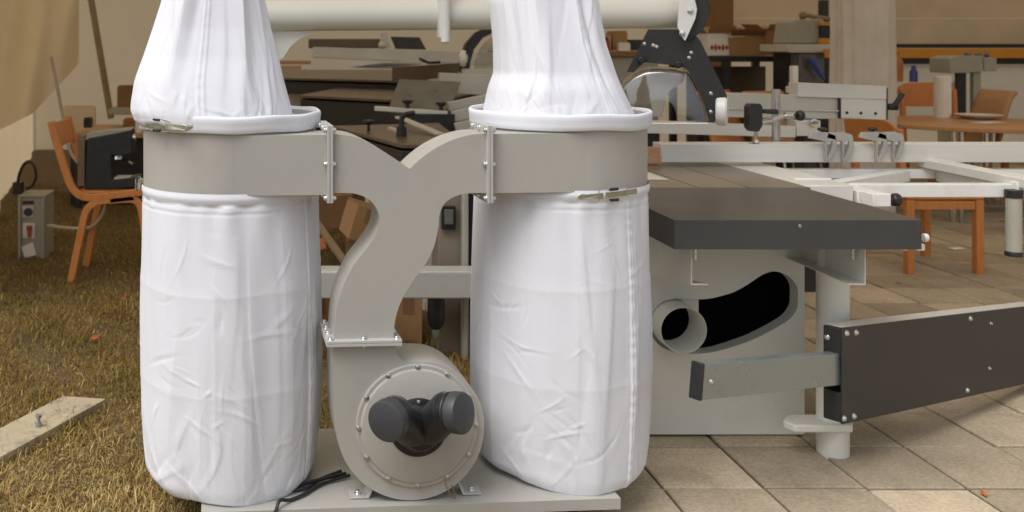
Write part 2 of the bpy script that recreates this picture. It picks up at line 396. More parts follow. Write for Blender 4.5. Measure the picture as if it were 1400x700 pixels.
sheet('roof', lambda u, v: L_((-3.4 + 13.2 * u, 3.0 + (BY - 2.9) * v, 3.3 + 1.5 * (1 - abs(2 * v - 1)) + .04 * math.sin(u * 30))), 60, 20, M['roof'], tent)
b = MB(); p0 = P(123, -10, 11.2); p1 = P(151, 156, 11.2); d = (p0 - p1).normalized()
b.bar(p1 - d * .05, p0 + d * 1.6, .10, .06)
tag(b.build('tent_pole', M['pole'], bevel=.006), 'leaning brown pole against the tan canvas back wall', 'pole')
# loose tarpaulin hanging in front of the left wall
def tarp(u, v):
    xl, xr = -60, 108; px = xl + (xr - xl) * u
    bot = 88 if px > 107 else (88 + (107 - px) * 67 / 62 if px > 45 else 155 + (45 - px) * .5)
    py = -90 + (bot + 90) * v
    Y = 6.3 + .7 * u + .09 * math.sin(u * 9 + 1 + v) + .05 * math.sin(u * 19 + v * 4) + .07 * math.sin(v * 5 + u * 6)
    return tuple(P(px, py, Y))
o = sheet('tarpaulin', tarp, 60, 40, M['canvasg'])
tag(o, 'grey beige tarpaulin hanging with a slanted lower edge on the left', 'tarpaulin')
# gathered curtain round a tent post
b = MB(); c = P(1180, 64, 7.6); c.z = 0
seg = 96; rings = []
for k in range(14):
    z = 2.9 * k / 13; ring = []
    for i in range(seg):
        a = 2 * math.pi * i / seg
        r = .205 * (1 + .05 * math.sin(a * 9 + .2 * z) + .045 * math.sin(a * 17 + 1 + z * .4) + .03 * math.sin(z * 3 + a * 2))
        ring.append(b.bm.verts.new(c + Vector((r * math.cos(a) * 1.1, r * math.sin(a) * .8, z))))
    rings.append(ring)
for a_, b_ in zip(rings, rings[1:]):
    for i in range(seg): b._f([a_[i], a_[(i + 1) % seg], b_[(i + 1) % seg], b_[i]])
post = thing('tent_post', 'tent post wrapped in gathered beige curtain canvas behind the fences', 'post', c)
b.build('curtain', M['curtain'], post, smooth=60, world=True)
b = MB(); b.span(P(1211, 215, 7.5), P(1221, -100, 7.5) + Vector((0, .06, 0))); b.build('pole', M['alud'], post, bevel=.008, world=True)

# ------------------------------------------------------------------ dust collector
DC = (.3035, 2.865, 0); DYAW = .0723; HS = .485
dc = thing('dust_collector', 'grey twin bag dust collector with white cloth bags, Y duct and fan', 'dust collector', DC, DYAW)
DI = TM[dc.name].inverted(); CL = DI @ Vector((0, 0, H)); DR3 = DI.to_3x3()
def cp(px, py, yl=-.25):                             # photo pixel on the collector's plane y = yl (its own frame)
    d = DR3 @ Vector(((px - CX) / F, 1, -(py - CY) / F)); t = (yl - CL.y) / d.y
    return CL + d * t
RD = .2475; ZB, ZT = .922, 1.135
def fourier(th, z, seed, nk, fth, fz):               # smooth noise, periodic round the bag
    g = np.random.default_rng(seed); out = np.zeros_like(th)
    for k in range(nk):
        a = g.integers(0, fth + 1); c = g.normal(0, fz); ph = g.random() * 6.283
        out += np.cos(a * th + c * z + ph)
    return out / math.sqrt(nk)
def creases(th, z, seed, n, zr, thr=(-3.14, 3.14), L=(.04, .16), A=(.0012, .0035), wd=(.004, .010), steep=None, bd=2.0):
    g = np.random.default_rng(seed); out = np.zeros_like(th)
    for k in range(n):
        t0 = g.uniform(*thr); z0 = g.uniform(*zr); a = g.uniform(0, math.pi) if steep is None else g.normal(math.pi / 2, steep)
        dx = ((th - t0 + math.pi) % (2 * math.pi) - math.pi) * RD; dz = z - z0
        bend = g.normal(0, bd)
        u = dx * math.cos(a) + dz * math.sin(a); v = -dx * math.sin(a) + dz * math.cos(a) + bend * u * u
        l = g.uniform(*L); w = g.uniform(*wd); am = g.uniform(*A) * g.choice([-1, 1, 1])
        s_ = v / w
        out += am * np.exp(-(u / l) ** 2) * (np.exp(-np.where(s_ > 0, s_ * .45, s_ * 1.4) ** 2) - .35 * np.exp(-((s_ - 2.2) / 1.6) ** 2))
    return out
NT, NZ = 640, 210
TH = np.linspace(-math.pi, math.pi, NT, endpoint=False)
def lower_bag(cx, seed, seam, bulge):
    v = np.concatenate([np.linspace(0, 1, NZ)]); th, vv = np.meshgrid(TH, v)
    z = .936 - (.936 - .112) * vv ** .98
    # th = 0 faces the viewer (-y)
    r = np.full_like(z, RD + .003)
    r += .003 * np.exp(-((z - .922) / .010) ** 2)                     # rolled hem over the clamp band
    r -= .0025 * np.exp(-((z - .903) / .008) ** 2) + .0016 * np.exp(-((z - .882) / .0035) ** 2)
    zz = (.886 - z).clip(0, 1)
    r += .0065 * np.sin((zz / .79).clip(0, 1) * math.pi) ** 1.2 * (1 + .4 * np.cos(th - bulge))
    gather = np.exp(-zz / .10) * (z < .905)
    r += gather * .0035 * fourier(th, z * .3, seed + 1, 12, 26, 1.0)
    fold = fourier(th, z, seed + 2, 14, 9, 1.4); r += .0032 * fold * (zz * 5).clip(0, 1)
    rid = 1 - np.abs(fourier(th, z, seed + 3, 8, 8, 1.1)); r += .0040 * rid * (zz * 4).clip(0, 1) * (.5 + .5 * np.sin(zz * 7 + seed))
    k = (zz * 8).clip(0, 1)
    r += k * creases(th, z, seed + 4, 30, (.14, .88), thr=(-1.6, 1.6), A=(.0006, .0019), L=(.015, .07), wd=(.003, .008))
    r += k * creases(th, z, seed + 5, 16, (.2, .8), thr=(-1.5, 1.5), L=(.15, .4), A=(.0012, .003), wd=(.008, .02), steep=.08, bd=.15)
    r += k * creases(th, z, seed + 8, 22, (.12, .30), thr=(-1.5, 1.5), L=(.03, .11), A=(.0008, .0026), wd=(.005, .011), steep=.5)
    for q_ in range(4):                                                 # knots of small crisp wrinkles
        gq = np.random.default_rng(seed + 60 + q_); tq, zq = gq.uniform(-1.2, 1.2), gq.uniform(.2, .8)
        r += k * creases(th, z, seed + 70 + q_, 9, (zq - .10, zq + .10), thr=(tq - .32, tq + .32), A=(.0005, .0019), L=(.012, .06), wd=(.0025, .006))
    for zl, am in ((.665, .0007), (.40, .0006)):                       # fold lines left from packing
        r += am * 2 * np.exp(-np.abs(z - zl - .004 * np.sin(th * 3)) / .018) * (np.abs(th) < 1.5)
    for tl, am in ((-1.15, .0035), (-.72, .0025), (-.2, .004), (.13, .003), (.62, .0035), (1.05, .003)):
        tt = tl + .05 * math.sin(seed + tl * 9)
        r += am * (.6 + .4 * np.sin(z * 6 + tl * 5)) * np.exp(-np.abs((th - tt - .02 * np.sin(z * 4 + tl)) * RD) / .028) * k
    s0 = (th - seam) * RD
    r += .0032 * (1 / (1 + np.exp(-s0 / .001))) * (s0 < .017) * (z < .92) - .0022 * np.exp(-(s0 / .0026) ** 2) * (z < .9)      # overlapped side seam
    r += .0008 * np.sin(z * 160 + 2 * np.sin(z * 37)) * np.exp(-((s0 - .008) / .012) ** 2) * (z < .9) - .0018 * np.exp(-((s0 - .010) / .0022) ** 2) * (z < .92)
    bt = ((.30 - z) / .19).clip(0, 1)                                   # bottom pulls in
    r *= 1 - (.05 * bt ** 1.5 + .17 * ((.155 - z) / .043).clip(0, 1) ** 2.4) * (1 - .85 * np.cos(th).clip(0, 1) ** 1.5)
    x = cx + r * np.sin(th); y = -r * np.cos(th)
    x += .012 * np.sin(zz * 3) * np.cos(bulge)*.3
    V = np.stack([x, y, z + .006 * fourier(th, 0 * z, seed + 9, 6, 5, 1) * bt], -1)
    rows = [V]
    last = V[-1]; cen = last.mean(0)
    for q, dz in ((.8, -.001), (.5, .0), (.2, .0), (.02, .0)):
        rw = cen + (last - cen) * q; rw[:, 2] = .1135; rows.append(rw[None])
    return grid_mesh('collection_bag', np.concatenate(rows, 0), M['cloth'], dc)
bagL = lower_bag(-HS, 11, .95, 0.9)
bagR = lower_bag(HS, 42, .46, -.6)

def interp(zs, pts):
    a = np.array(pts); o = np.argsort(a[:, 0]); a = a[o]
    # smooth interpolation
    return [np.interp(zs, a[:, 0], a[:, i]) for i in range(1, a.shape[1])]
def upper_bag(cx, prof, seed, seam):
    """prof: rows of (z, x_left, x_right, y_front, y_back) of the hanging cloth, own frame of the drum centre"""
    th1 = TH
    rows = []
    rr = RD + .012
    ring = [(rr - .010, 1.0955), (rr - .003, 1.096), (rr - .0005, 1.0985), (rr - .0005, 1.110), (rr + .001, 1.122), (rr + .002, 1.132), (rr + .0005, 1.1385), (rr - .003, 1.141), (rr - .0065, 1.139), (rr - .008, 1.128)]
    wob = fourier(th1, 0 * th1, seed + 21, 9, 14, 1)
    for r, z in ring:
        q = r + .0012 * wob
        rows.append(np.stack([cx + q * np.sin(th1), -q * np.cos(th1), np.full_like(th1, z) + .006 * (z > 1.12) * (.5 - .5 * np.cos(th1)) + .0014 * fourier(th1, 0 * th1, seed + 22, 8, 9, 1)], -1)[None])
    lo = rows[-1][0]
    zs = np.concatenate([np.linspace(1.124, 1.30, 70), np.linspace(1.303, 1.6, 90), np.linspace(1.61, 2.12, 50)])
    xl, xr, yf, yb = interp(zs, prof)
    ker = np.ones(9) / 9
    def sm(a): return np.convolve(np.pad(a, 4, mode='edge'), ker, 'valid')
    xl, xr, yf, yb = map(sm, (xl, xr, yf, yb))
    th, zz = np.meshgrid(th1, zs)
    hx = ((xr - xl) / 2)[:, None]; mx = ((xr + xl) / 2)[:, None]; hy = ((yb - yf) / 2)[:, None]; my = ((yb + yf) / 2)[:, None]
    e = .85
    sx = np.sign(np.sin(th)) * np.abs(np.sin(th)) ** e; cy = np.sign(np.cos(th)) * np.abs(np.cos(th)) ** e
    up = ((zz - 1.15) / .3).clip(0, 1)
    f = 1 + (.02 + .06 * up) * (fourier(th, zz, seed + 1, 9, 5, .9)) * .7
    rid = np.abs(fourier(th + .25 * (zz - 1.2), zz, seed + 2, 5, 4, 1.0)); f += (.010 + .05 * up) * (.8 - rid)
    f += creases(th, zz, seed + 3, 26, (1.16, 1.5), thr=(-1.6, 1.6), A=(.006, .022), L=(.06, .2), wd=(.007, .016), steep=.25, bd=.5)
    f += creases(th, zz, seed + 4, 40, (1.13, 1.2), thr=(-1.6, 1.6), A=(.003, .010), L=(.02, .06), wd=(.004, .009), steep=.8)
    for tf, af, wf in ((.32, .10, .16), (-.62, .07, .2), (.95, .08, .2), (-1.3, .06, .2)):      # broad hanging folds
        tq = tf + .3 * math.sin(seed * 1.7 + tf * 5) * .5 + .25 * (zz - 1.3)
        f += af * up ** .8 * np.exp(-np.abs(th - tq) / wf) - af * .7 * up * np.exp(-((th - tq - .22) / .10) ** 2)
    s0 = (th - seam) * RD
    f += .010 / (1 + np.exp(-s0 / .001)) * (s0 < .02) + .0022 * np.sin(zz * 150 + 2 * np.sin(zz * 41)) * np.exp(-((s0 - .009) / .012) ** 2) - .006 * np.exp(-((s0 - .011) / .0022) ** 2)
    f = 1 + (f - 1) * (.3 + .7 * np.abs(np.cos(th)))
    x = cx + mx + hx * sx * f; y = my - hy * cy * f
    wall = np.stack([x, y, zz], -1)
    w0 = wall[0]
    for q, dz in ((.2, -.026), (.5, -.034), (.85, -.026)):
        rw = lo * (1 - q) + w0 * q; rw[:, 2] = 1.142 + dz + .004 * fourier(th1, 0 * th1, seed + 5, 8, 12, 1); rows.append(rw[None])
    rows.append(wall)
    V = np.concatenate(rows, 0)
    return grid_mesh('filter_bag', V, M['cloth'], dc)
def lx(px, cx, Y=2.84): return (px - CX) / F * Y - (DC[0] + cx)          # rough own-frame x of a silhouette pixel
def zy(py, Y=2.84): return H - (py - CY) / F * Y
def prof_from(cx, Y, rows):
    out = []
    for py, a, b_, yf, yb in rows: out.append((zy(py, Y), lx(a, cx, Y), lx(b_, cx, Y), yf, yb))
    return out
fbL = upper_bag(-HS, prof_from(-HS, 2.80, [(165, 186, 400, -.243, .20), (150, 178.5, 398, -.240, .20), (135, 180, 394, -.230, .19), (108, 185, 387, -.210, .17), (80, 195, 381, -.188, .16), (40, 209, 371, -.165, .15), (0, 222, 362, -.15, .14),
      (-60, 230, 355, -.13, .12), (-150, 262, 330, -.08, .08), (-235, 290, 300, -.02, .02), (-330, 291, 299, -.015, .015)]), 77, -.12)
fbR = upper_bag(HS, prof_from(HS, 2.86, [(165, 664, 862, -.243, .20), (150, 667, 857, -.238, .20), (120, 673, 842, -.22, .18), (100, 681, 834, -.20, .17), (60, 680, 819, -.18, .15), (0, 675, 811, -.15, .14),
      (-60, 690, 795, -.13, .12), (-150, 712, 770, -.08, .08), (-235, 736, 748, -.02, .02), (-330, 737, 747, -.015, .015)]), 123, .35)

# drums
for sx in (-1, 1):
    b = MB(); c = (sx * HS, 0, 0)
    b.lathe([(0, ZB + .01), (RD - .004, ZB + .01), (RD - .016, ZB - .003), (RD, ZB), (RD, ZT), (RD - .004, ZT), (RD - .004, ZB + .03)], c, (0, 0, 1), 128)
    # tangential transition plate from the drum to the flange
    x0, x1 = (0, HS - .246) if sx < 0 else (0, -(HS - .262))
    zt, zb = 1.091, .932
    n = 10; poly = []
    b.span((sx * HS + x0 + (.012 if sx < 0 else -.012), -RD - .0002, zb), ((cp(451.5, 220, -.268).x - .0085) if sx < 0 else (cp(670.5, 220, -.268).x + .0085), -.105, zt))
    b.build('drum', M['grey'], dc, smooth=35)
# Y duct
outl = [(456, 183.5), (470, 184.5), (487, 188), (505, 196), (525, 207.5), (543, 219), (560, 231), (575, 217), (593, 204), (612, 194), (632, 187), (650, 183.5), (668, 182.5),
        (668, 264), (645, 264), (630, 266), (618, 270.5), (609, 277), (603.5, 286), (600.5, 296), (600, 306), (598, 318), (593, 338), (583, 359), (567, 381), (553, 403), (544, 423.5), (539.3, 445), (537.5, 470),
        (457, 470), (457, 455), (459, 432), (463, 410), (471, 387), (483, 363), (496, 346), (508, 330), (515.5, 316), (519, 302), (517, 290), (510.5, 278.5), (500, 270), (487, 265.3), (476, 264), (456, 264)]
def catmull(p, it=1, sharp=()):
    # subdivide outline smoothly except at sharp vertices
    n = len(p); out = []
    for i in range(n):
        p0, p1, p2, p3 = p[i - 1], p[i], p[(i + 1) % n], p[(i + 2) % n]
        if i in sharp: p0 = p1
        if (i + 1) % n in sharp: p3 = p2
        for t in (0, .25, .5, .75):
            out.append(tuple(.5 * (2 * b_ + (c_ - a_) * t + (2 * a_ - 5 * b_ + 4 * c_ - d_) * t * t + (3 * b_ - a_ - 3 * c_ + d_) * t ** 3) for a_, b_, c_, d_ in zip(p0, p1, p2, p3)))
    return out
sharp = {0, 6, 12, 13, 28, 29, len(outl) - 1}
DDEP = .145
pts = [cp(x, y, -.2515) for x, y in catmull(outl, 1, sharp)]
b = MB(); b.prism(pts, (0, DDEP, 0))
# thin welded edge along the front
b.build('branch_duct', M['grey'], dc, smooth=40, bevel=.0022, seg=2)
# side flanges with bolts
for (px, sg) in ((451.5, -1), (670.5, 1)):
    a = cp(px, 172, -.268); lo = cp(px, 278, -.268); xm = a.x
    b = MB()
    b.span((xm - .008, -.268, lo.z), (xm - .0005, -.085, a.z)); b.span((xm + .0005, -.268, lo.z), (xm + .008, -.085, a.z))
    b.m(1)
    for s2 in (-1, 1):
        for z in (a.z - .012, (a.z + lo.z) / 2, lo.z + .012):
            b.bolt((xm + s2 * .008, -.259, z), (s2, 0, 0), .0065, .008)
        for y in (-.19, -.12):
            b.bolt((xm + s2 * .008, y, a.z - .010), (s2, 0, 0), .0065, .008); b.bolt((xm + s2 * .008, y, lo.z + .010), (s2, 0, 0), .0065, .008)
    b.build('duct_flange', [M['greyl'], M['bolt']], dc, bevel=.0012)
# fan flange
fl0 = cp(446.5, 466.5, -.272); fl1 = cp(550, 473.5, -.272)
b = MB(); zt = cp(500, 466, -.272).z; zl = cp(500, 474, -.272).z; zm = (zt + zl) / 2
b.span((fl0.x, -.272, zm + .0004), (fl1.x, -.082, zt)); b.span((fl0.x, -.272, zl), (fl1.x, -.082, zm - .0004)); b.m(1)
for x in (fl0.x + .012, (fl0.x + fl1.x) / 2, fl1.x - .012):
    for y in (-.26, -.094):
        b.bolt((x, y, zt), (0, 0, 1), .007, .007); b.cyl((x, y, zl), (x, y, zl - .007), .004, seg=8)
for y in (-.20, -.15):
    for x in (fl0.x + .012, fl1.x - .012): b.bolt((x, y, zt), (0, 0, 1), .007, .007)
b.build('fan_flange', [M['greyl'], M['bolt']], dc, bevel=.001)
# fan housing (scroll)
YH = -.245
sc = [(456, 472), (539, 472)] + [(540.5, 480), (545, 488), (553, 493.5), (569, 494.5), (597, 496.5), (620, 506.5), (638, 522.5), (652, 541), (660, 561), (662, 583)]
for a in range(15, 180, 15):
    sc.append((561 + 101 * math.cos(R(a)), 583 + 101 * math.sin(R(a))))
sc += [(458, 583), (456, 540)]
scp = [cp(x, y, YH) for x, y in catmull(sc, 1, {0, 1, len(sc) - 1})]
b = MB(); b.prism(scp, (0, .165, 0))
fan = b.build('fan_housing', M['grey'], dc, smooth=40, bevel=.006, seg=3)
b = MB(); cc = cp(570, 581, YH); r = 85 * 2.6 / F
b.lathe([(0, 0), (r, 0), (r, .006), (r - .003, .008), (r - .012, .008), (r - .015, .013), (r - .018, .0145), (0, .0145)], cc, (0, -1, 0), 96)
b.m(1)
for k in range(12):
    a = R(90 + 30 * k); b.bolt(cc + Vector((math.cos(a) * (r - .0065), -.008, math.sin(a) * (r - .0065))), (0, -1, 0), .006, .006)
b.build('inlet_cover', [M['grey'], M['bolt']], dc, smooth=30)
# motor behind
b = MB(); b.lathe([(0, 0), (.10, 0), (.105, .02), (.105, .2), (.09, .24), (0, .25)], cc + Vector((0, .165, 0)), (0, 1, 0), 40); b.build('motor', M['cap'], dc)
# two way inlet
b = MB(); rr = 40 * 2.6 / F; c0 = cc + Vector((0, -.0145, 0))
b.lathe([(0, 0), (rr, 0), (rr, .004), (rr - .004, .006), (rr * .82, .008), (rr * .7, .03), (rr * .55, .05), (0, .055)], c0, (0, -1, 0), 64)
dirs = (Vector((-.62, -.80, .0)), Vector((.66, -.72, .16)))
tips = (cp(527, 577, -.40), cp(634, 565, -.39))
for tip, d in zip(tips, dirs):
    d.normalize(); b.tube([c0 + Vector((0, -.012, 0)), c0 + (tip - c0) * .3 + Vector((0, -.012, 0)), tip - d * .055, tip - d * .012], [.046, .047, .0475, .0475], 40)
    b.lathe([(.0470, 0), (.0482, .001), (.0482, .003), (.0470, .004)], tip - d * .062, d, 40)
    b.lathe([(.0475, 0), (.0492, .002), (.0492, .006), (.0475, .008)], tip - d * .045, d, 40)
inlet = b.build('twin_inlet', [M['black']], dc, smooth=50)
for tip, d in zip(tips, dirs):
    b = MB(); b.lathe([(.049, -.030), (.0515, -.029), (.0515, -.004), (.0495, 0), (.046, .0015), (0, .0015)], tip, d, 48); b.build('inlet_cap', M['cap'], inlet, smooth=40)
b = MB(); b.bolt(cc + Vector((0, -.0225, rr * .9)), (0, -1, 0), .0045, .004); b.build('inlet_screw', M['bolt'], inlet)
# base plate, feet, casters
ZP = .11
b0 = cp(275, 699, -.262); b1 = cp(847.5, 679, -.262)
b = MB(); b.span((b0.x, -.268, ZP - .030), (b1.x, .268, ZP))
b.m(1)
for px in (355, 330): pass
q = cp(357, 687, -.2); b.bolt((q.x, -.215, ZP), (0, 0, 1), .007, .006); b.bolt((q.x - .05, -.225, ZP), (0, 0, 1), .004, .004)
b.build('base_plate', [M['grey'], M['bolt']], dc, bevel=.0035, seg=3)
px_foot = ((503, 681, -1), (630, 674, 1))
for px, py, sg in px_foot:
    b = MB(); q = cp(px, py, -.2)
    poly = [(q.x, -.225, ZP + .002), (q.x + sg * .052, -.225, ZP + .002), (q.x + sg * .052, -.225, ZP + .006), (q.x + sg * .006, -.225, ZP + .006), (q.x - sg * .025, -.225, ZP + .075), (q.x - sg * .031, -.225, ZP + .075)]
    b.m(0).prism(poly, (0, .05, 0)); b.m(1).bolt((q.x + sg * .028, -.203, ZP + .006), (0, 0, 1), .008, .009)
    b.build('fan_foot', [M['greyl'], M['bolt']], dc, bevel=.001)
def caster():
    c = bpy.data.objects.new('caster', None); COL.objects.link(c); c.parent = dc; c.location = (b1.x - .115, -.20, 0)
    b = MB(); b.lathe([(0, -.012), (.032, -.012), (.0375, -.008), (.0375, .008), (.032, .012), (0, .012)], (0, 0, .0375), (1, 0, 0), 32); b.build('wheel', M['black'], c)
    b = MB(); b.span((-.022, -.02, .03), (-.018, .02, .0795)); b.span((.018, -.02, .03), (.022, .02, .0795)); b.span((-.03, -.03, .0755), (.03, .03, .0799)); b.cyl((-.025, 0, .0375), (.025, 0, .0375), .005, seg=10)
    b.build('fork', M['zinc'], c, bevel=.001); return c
c0_ = caster()
for x, y in ((b1.x - .115, .2), (b0.x + .115, -.2), (b0.x + .115, .2)):
    c = copy_tree(c0_, dc); c.location = (x, y, 0)
# clamp latches
def latch(name_parent, cx, z, ang, rad, tilt, lw=.115, flip=1):
    o = bpy.data.objects.new('clamp_latch', None); COL.objects.link(o); o.parent = name_parent
    o.location = (cx + rad * math.sin(ang), -rad * math.cos(ang), z); o.rotation_euler = (0, tilt, ang)
    def crv(x): return x * x / (2 * rad)            # follow the round drum
    b = MB()
    for x in np.linspace(-.012, .085, 12):
        b.box((flip * x, .002 + crv(x), 0), (.0095, .003, .014))
    b.build('strap', M['latch'], o)
    b = MB()
    pl = [(-.098, -.0045), (-.094, -.0075), (-.088, -.0085), (-.075, -.0065), (-.03, -.0085), (-.030, .0085), (-.075, .0065), (-.088, .0085), (-.094, .0075), (-.098, .0045)]
    b.prism([(flip * x, -.009 + crv(x) * .9, zz) for x, zz in pl], (0, .003, 0))
    b.build('lever', M['latch'], o, bevel=.001)
    b = MB()
    for s_ in (-1, 1):
        b.tube([(flip * x, -.004 + crv(x), s_ * zz) for x, zz in ((-.04, .014), (-.01, .017), (.012, .017), (.018, .0155), (.048, .0135))], .0013, 6)
        b.m(1).cyl((flip * -.008, -.003, s_ * .0145), (flip * .018, -.003, s_ * .0145), .0042, seg=10); b.m(0)
    b.cyl((flip * .048, -.004 + crv(.048), -.0135), (flip * .048, -.004 + crv(.048), .0135), .0015, seg=6); b.cyl((flip * -.04, -.004 + crv(.04), -.014), (flip * -.04, -.004 + crv(.04), .014), .0015, seg=6)
    b.build('wire_loop', [M['bolt'], M['black']], o)
    return o
latch(bagR, HS, .926, .21, RD + .018, R(-2.5))
latch(fbL, -HS, 1.116, -.76, RD + .030, R(2), flip=-1)
latch(bagL, -HS, .93, -1.66, RD + .018, 0)
# power cord lying over the base plate
b = MB(); cw = [cp(478, 661, -.1), cp(440, 665, -.14), cp(415, 668, -.2), cp(396, 673, -.23), cp(383, 684, -.255), cp(378, 696, -.272), cp(374, 712, -.275), cp(372, 730, -.28)]
def smooth_path(p, n=6):
    p = [Vector(q) for q in p]; out = []
    for i in range(len(p) - 1):
        a = p[max(i - 1, 0)]; b_ = p[i]; c = p[i + 1]; d = p[min(i + 2, len(p) - 1)]
        for t in np.linspace(0, 1, n, endpoint=False):
            out.append(.5 * (2 * b_ + (c - a) * t + (2 * a - 5 * b_ + 4 * c - d) * t * t + (3 * b_ - a - 3 * c + d) * t ** 3))
    return out + [p[-1]]
for i in (0, 1, 2, 3): cw[i].z = ZP + .007 + .004 * (i == 0)
b.tube(smooth_path(cw), .0048, 8)
b.tube(smooth_path([Vector((cw[0].x - .02, -.06, ZP + .006)), Vector((cw[1].x, -.11, ZP + .008)), Vector((cw[2].x + .01, -.165, ZP + .009)), Vector((cw[2].x - .05, -.17, ZP + .007)), Vector((cw[2].x + .03, -.14, ZP + .015)), Vector((cw[0].x - .01, -.09, ZP + .012))]), .0048, 8)
b.build('power_cord', M['black'], dc)
b = MB(); tw = [cp(608, 655, -.262), cp(610, 664, -.266), cp(614, 673, -.266), cp(620, 681, -.262), cp(623, 678, -.25), cp(618, 664, -.26)]
b.tube(smooth_path(tw), .0018, 6); b.build('twine', M['brownc'], dc)

# ------------------------------------------------------------------ panel saw
SW = (1.45, 3.6, 0)
saw = thing('panel_saw', 'pale grey sliding table saw with dark cast iron side table and overhead guard', 'table saw', SW)
def sb(b, name, mats, par=None, **k): return b.build(name, mats, par or saw, world=True, **k)
ZS = .82
# extension table
xl, xr, yf, yb = 522 / F * 2.855, 860 / F * 2.855, 2.855, 3.520
b = MB(); b.span((xl, yf, ZS - .085), (xr, yb, ZS)); b.m(1)
for f in b.bm.faces:
    f.material_index = 0 if f.calc_center_median().z > ZS - .001 else 1
q = P(1094, 309, yf); b.m(2).lathe([(0, .0004), (.005, .0004), (.005, 0)], q, (0, -1, 0), 10)
sb(b, 'extension_table', [M['iron'], M['ironside'], M['bolt']], bevel=.003)
# main table
b = MB(); zt = ZS - .001
b.span((.95, yb + .003, zt - .05), (1.455, 4.38, zt)); b.span((1.46, yb + .003, zt - .05), (1.64, 4.38, zt)); b.span((1.645, yb + .003, zt - .05), (1.862, 4.38, zt))
b.m(1).span((1.31, yb + .20, zt + .001), (1.43, 4.36, zt + .002))
sb(b, 'main_table', [M['mtable'], M['alud']], bevel=.002)
b = MB(); b.span((1.866, yb + .08, ZS - .12), (2.06, 4.9, ZS - .004)); sb(b, 'sliding_table', M['alu'], bevel=.004)
# cabinet with shaped opening
YC = 3.30
hole = [(922, 408.5), (945, 409), (963, 409), (981, 406), (1004, 399), (1022, 389), (1037, 379), (1046, 374), (1058, 371), (1071, 374), (1082, 381), (1090, 393), (1091, 407), (1090, 421), (1082, 434), (1067, 445), (1041, 459), (1020, 468), (982, 480), (952, 483.5), (925, 482), (906, 475), (893, 462), (888, 446), (892, 430), (903, 415)]
hole = catmull(hole, 1, ())
hp = [P(x, y, YC) for x, y in hole]
x0, x1 = 1.02, 700 / F * YC; zt = ZS - .09
outer = [(x0, YC, .02), (x1, YC, .02), (x1, YC, zt), (x0, YC, zt)]
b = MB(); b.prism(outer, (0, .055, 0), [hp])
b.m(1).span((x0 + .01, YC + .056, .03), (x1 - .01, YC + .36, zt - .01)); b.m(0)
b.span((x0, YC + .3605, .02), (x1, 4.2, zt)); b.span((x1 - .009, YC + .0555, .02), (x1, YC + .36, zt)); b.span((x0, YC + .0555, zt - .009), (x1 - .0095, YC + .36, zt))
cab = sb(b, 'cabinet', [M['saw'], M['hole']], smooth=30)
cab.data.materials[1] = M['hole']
# shade of the recess is painted as the black front of the inner box; lining plate near the pipe
b = MB(); a_ = P(890, 405, YC + .05); c_ = P(957, 484, YC + .05); b.span((a_.x, YC + .048, a_.z), (c_.x, YC + .054, P(0, 405, YC).z)); 
b.bm.free(); 
pr = 32 * 3.22 / F; pc = P(934.5, 451.5, 3.22)
b = MB(); b.lathe([(pr - .004, .26), (pr - .004, .0), (pr - .002, -.002), (pr, 0), (pr, .12)], pc, (0, 1, 0), 64)
sb(b, 'dust_port', M['saw'], smooth=50)
ax_, az_, bx_, bz_ = P(880, 0, 3.351).x, P(0, 492, 3.351).z, P(955, 0, 3.351).x, P(0, 396, 3.351).z
az_ = min(az_, pc.z - pr - .01); ax_ = min(ax_, pc.x - pr - .01)
b = MB(); b.prism([(ax_, 3.3505, az_), (bx_, 3.3505, az_), (bx_, 3.3505, bz_), (ax_, 3.3505, bz_)], (0, .004, 0), [[(pc.x + (pr - .002) * math.cos(2 * math.pi * k / 48), 3.3505, pc.z + (pr - .002) * math.sin(2 * math.pi * k / 48)) for k in range(48)]]); sb(b, 'lining_plate', M['saw'])
# table brackets (folded channel)
def channel(px, sg, name, taper):
    YF, YB = 2.925, 3.299; t = .004; zt = ZS - .088; x = (px - CX) / F * YF; h = .118; fl = .052 * sg
    b = MB()
    poly = [(x, YF, zt), (x, YB, zt), (x, YB, zt - h - taper), (x, YF, zt - h)]
    b.prism(poly, (t * sg, 0, 0))
    b.span((x + t * sg, YF, zt - t), (x + fl, YB, zt))
    v = [Vector((x + t * sg, YF, zt - h)), Vector((x + fl, YF, zt - h)), Vector((x + fl, YB, zt - h - taper)), Vector((x + t * sg, YB, zt - h - taper))]
    b.prism(v, (0, 0, t))
    b.m(1)
    bx = x + sg * .022
    b.cyl((bx, YF + .03, zt), (bx, YF + .03, zt - .048), .0065, seg=12); b.lathe([(0, 0), (.013, 0), (.013, -.009), (0, -.009)], (bx, YF + .03, zt - .0045), (0, 0, 1), 6)
    b.m(2).lathe([(0, 0), (.026, 0), (.026, .003), (0, .003)], (bx, YF + .03, zt + .0005), (0, 0, 1), 20)
    return sb(b, 'table_bracket', [M['saw'], M['bolt'], M['black']], bevel=.0015)
channel(945, 1, 'table_bracket', .055); channel(1184, -1, 'table_bracket', 0)
b = MB(); b.cyl(P(1262, 325, 2.9), P(1268, 325, 2.9), .012, seg=20); sb(b, 'rail_end', M['whitep'], bevel=.002)
for x_, y_ in ((1236, 1241), (1254, 1265)):
    b = MB(); b.pbox(x_, 334, y_, 343, 2.9, .05); sb(b, 'rail_clip', M['whitep'], bevel=.002)
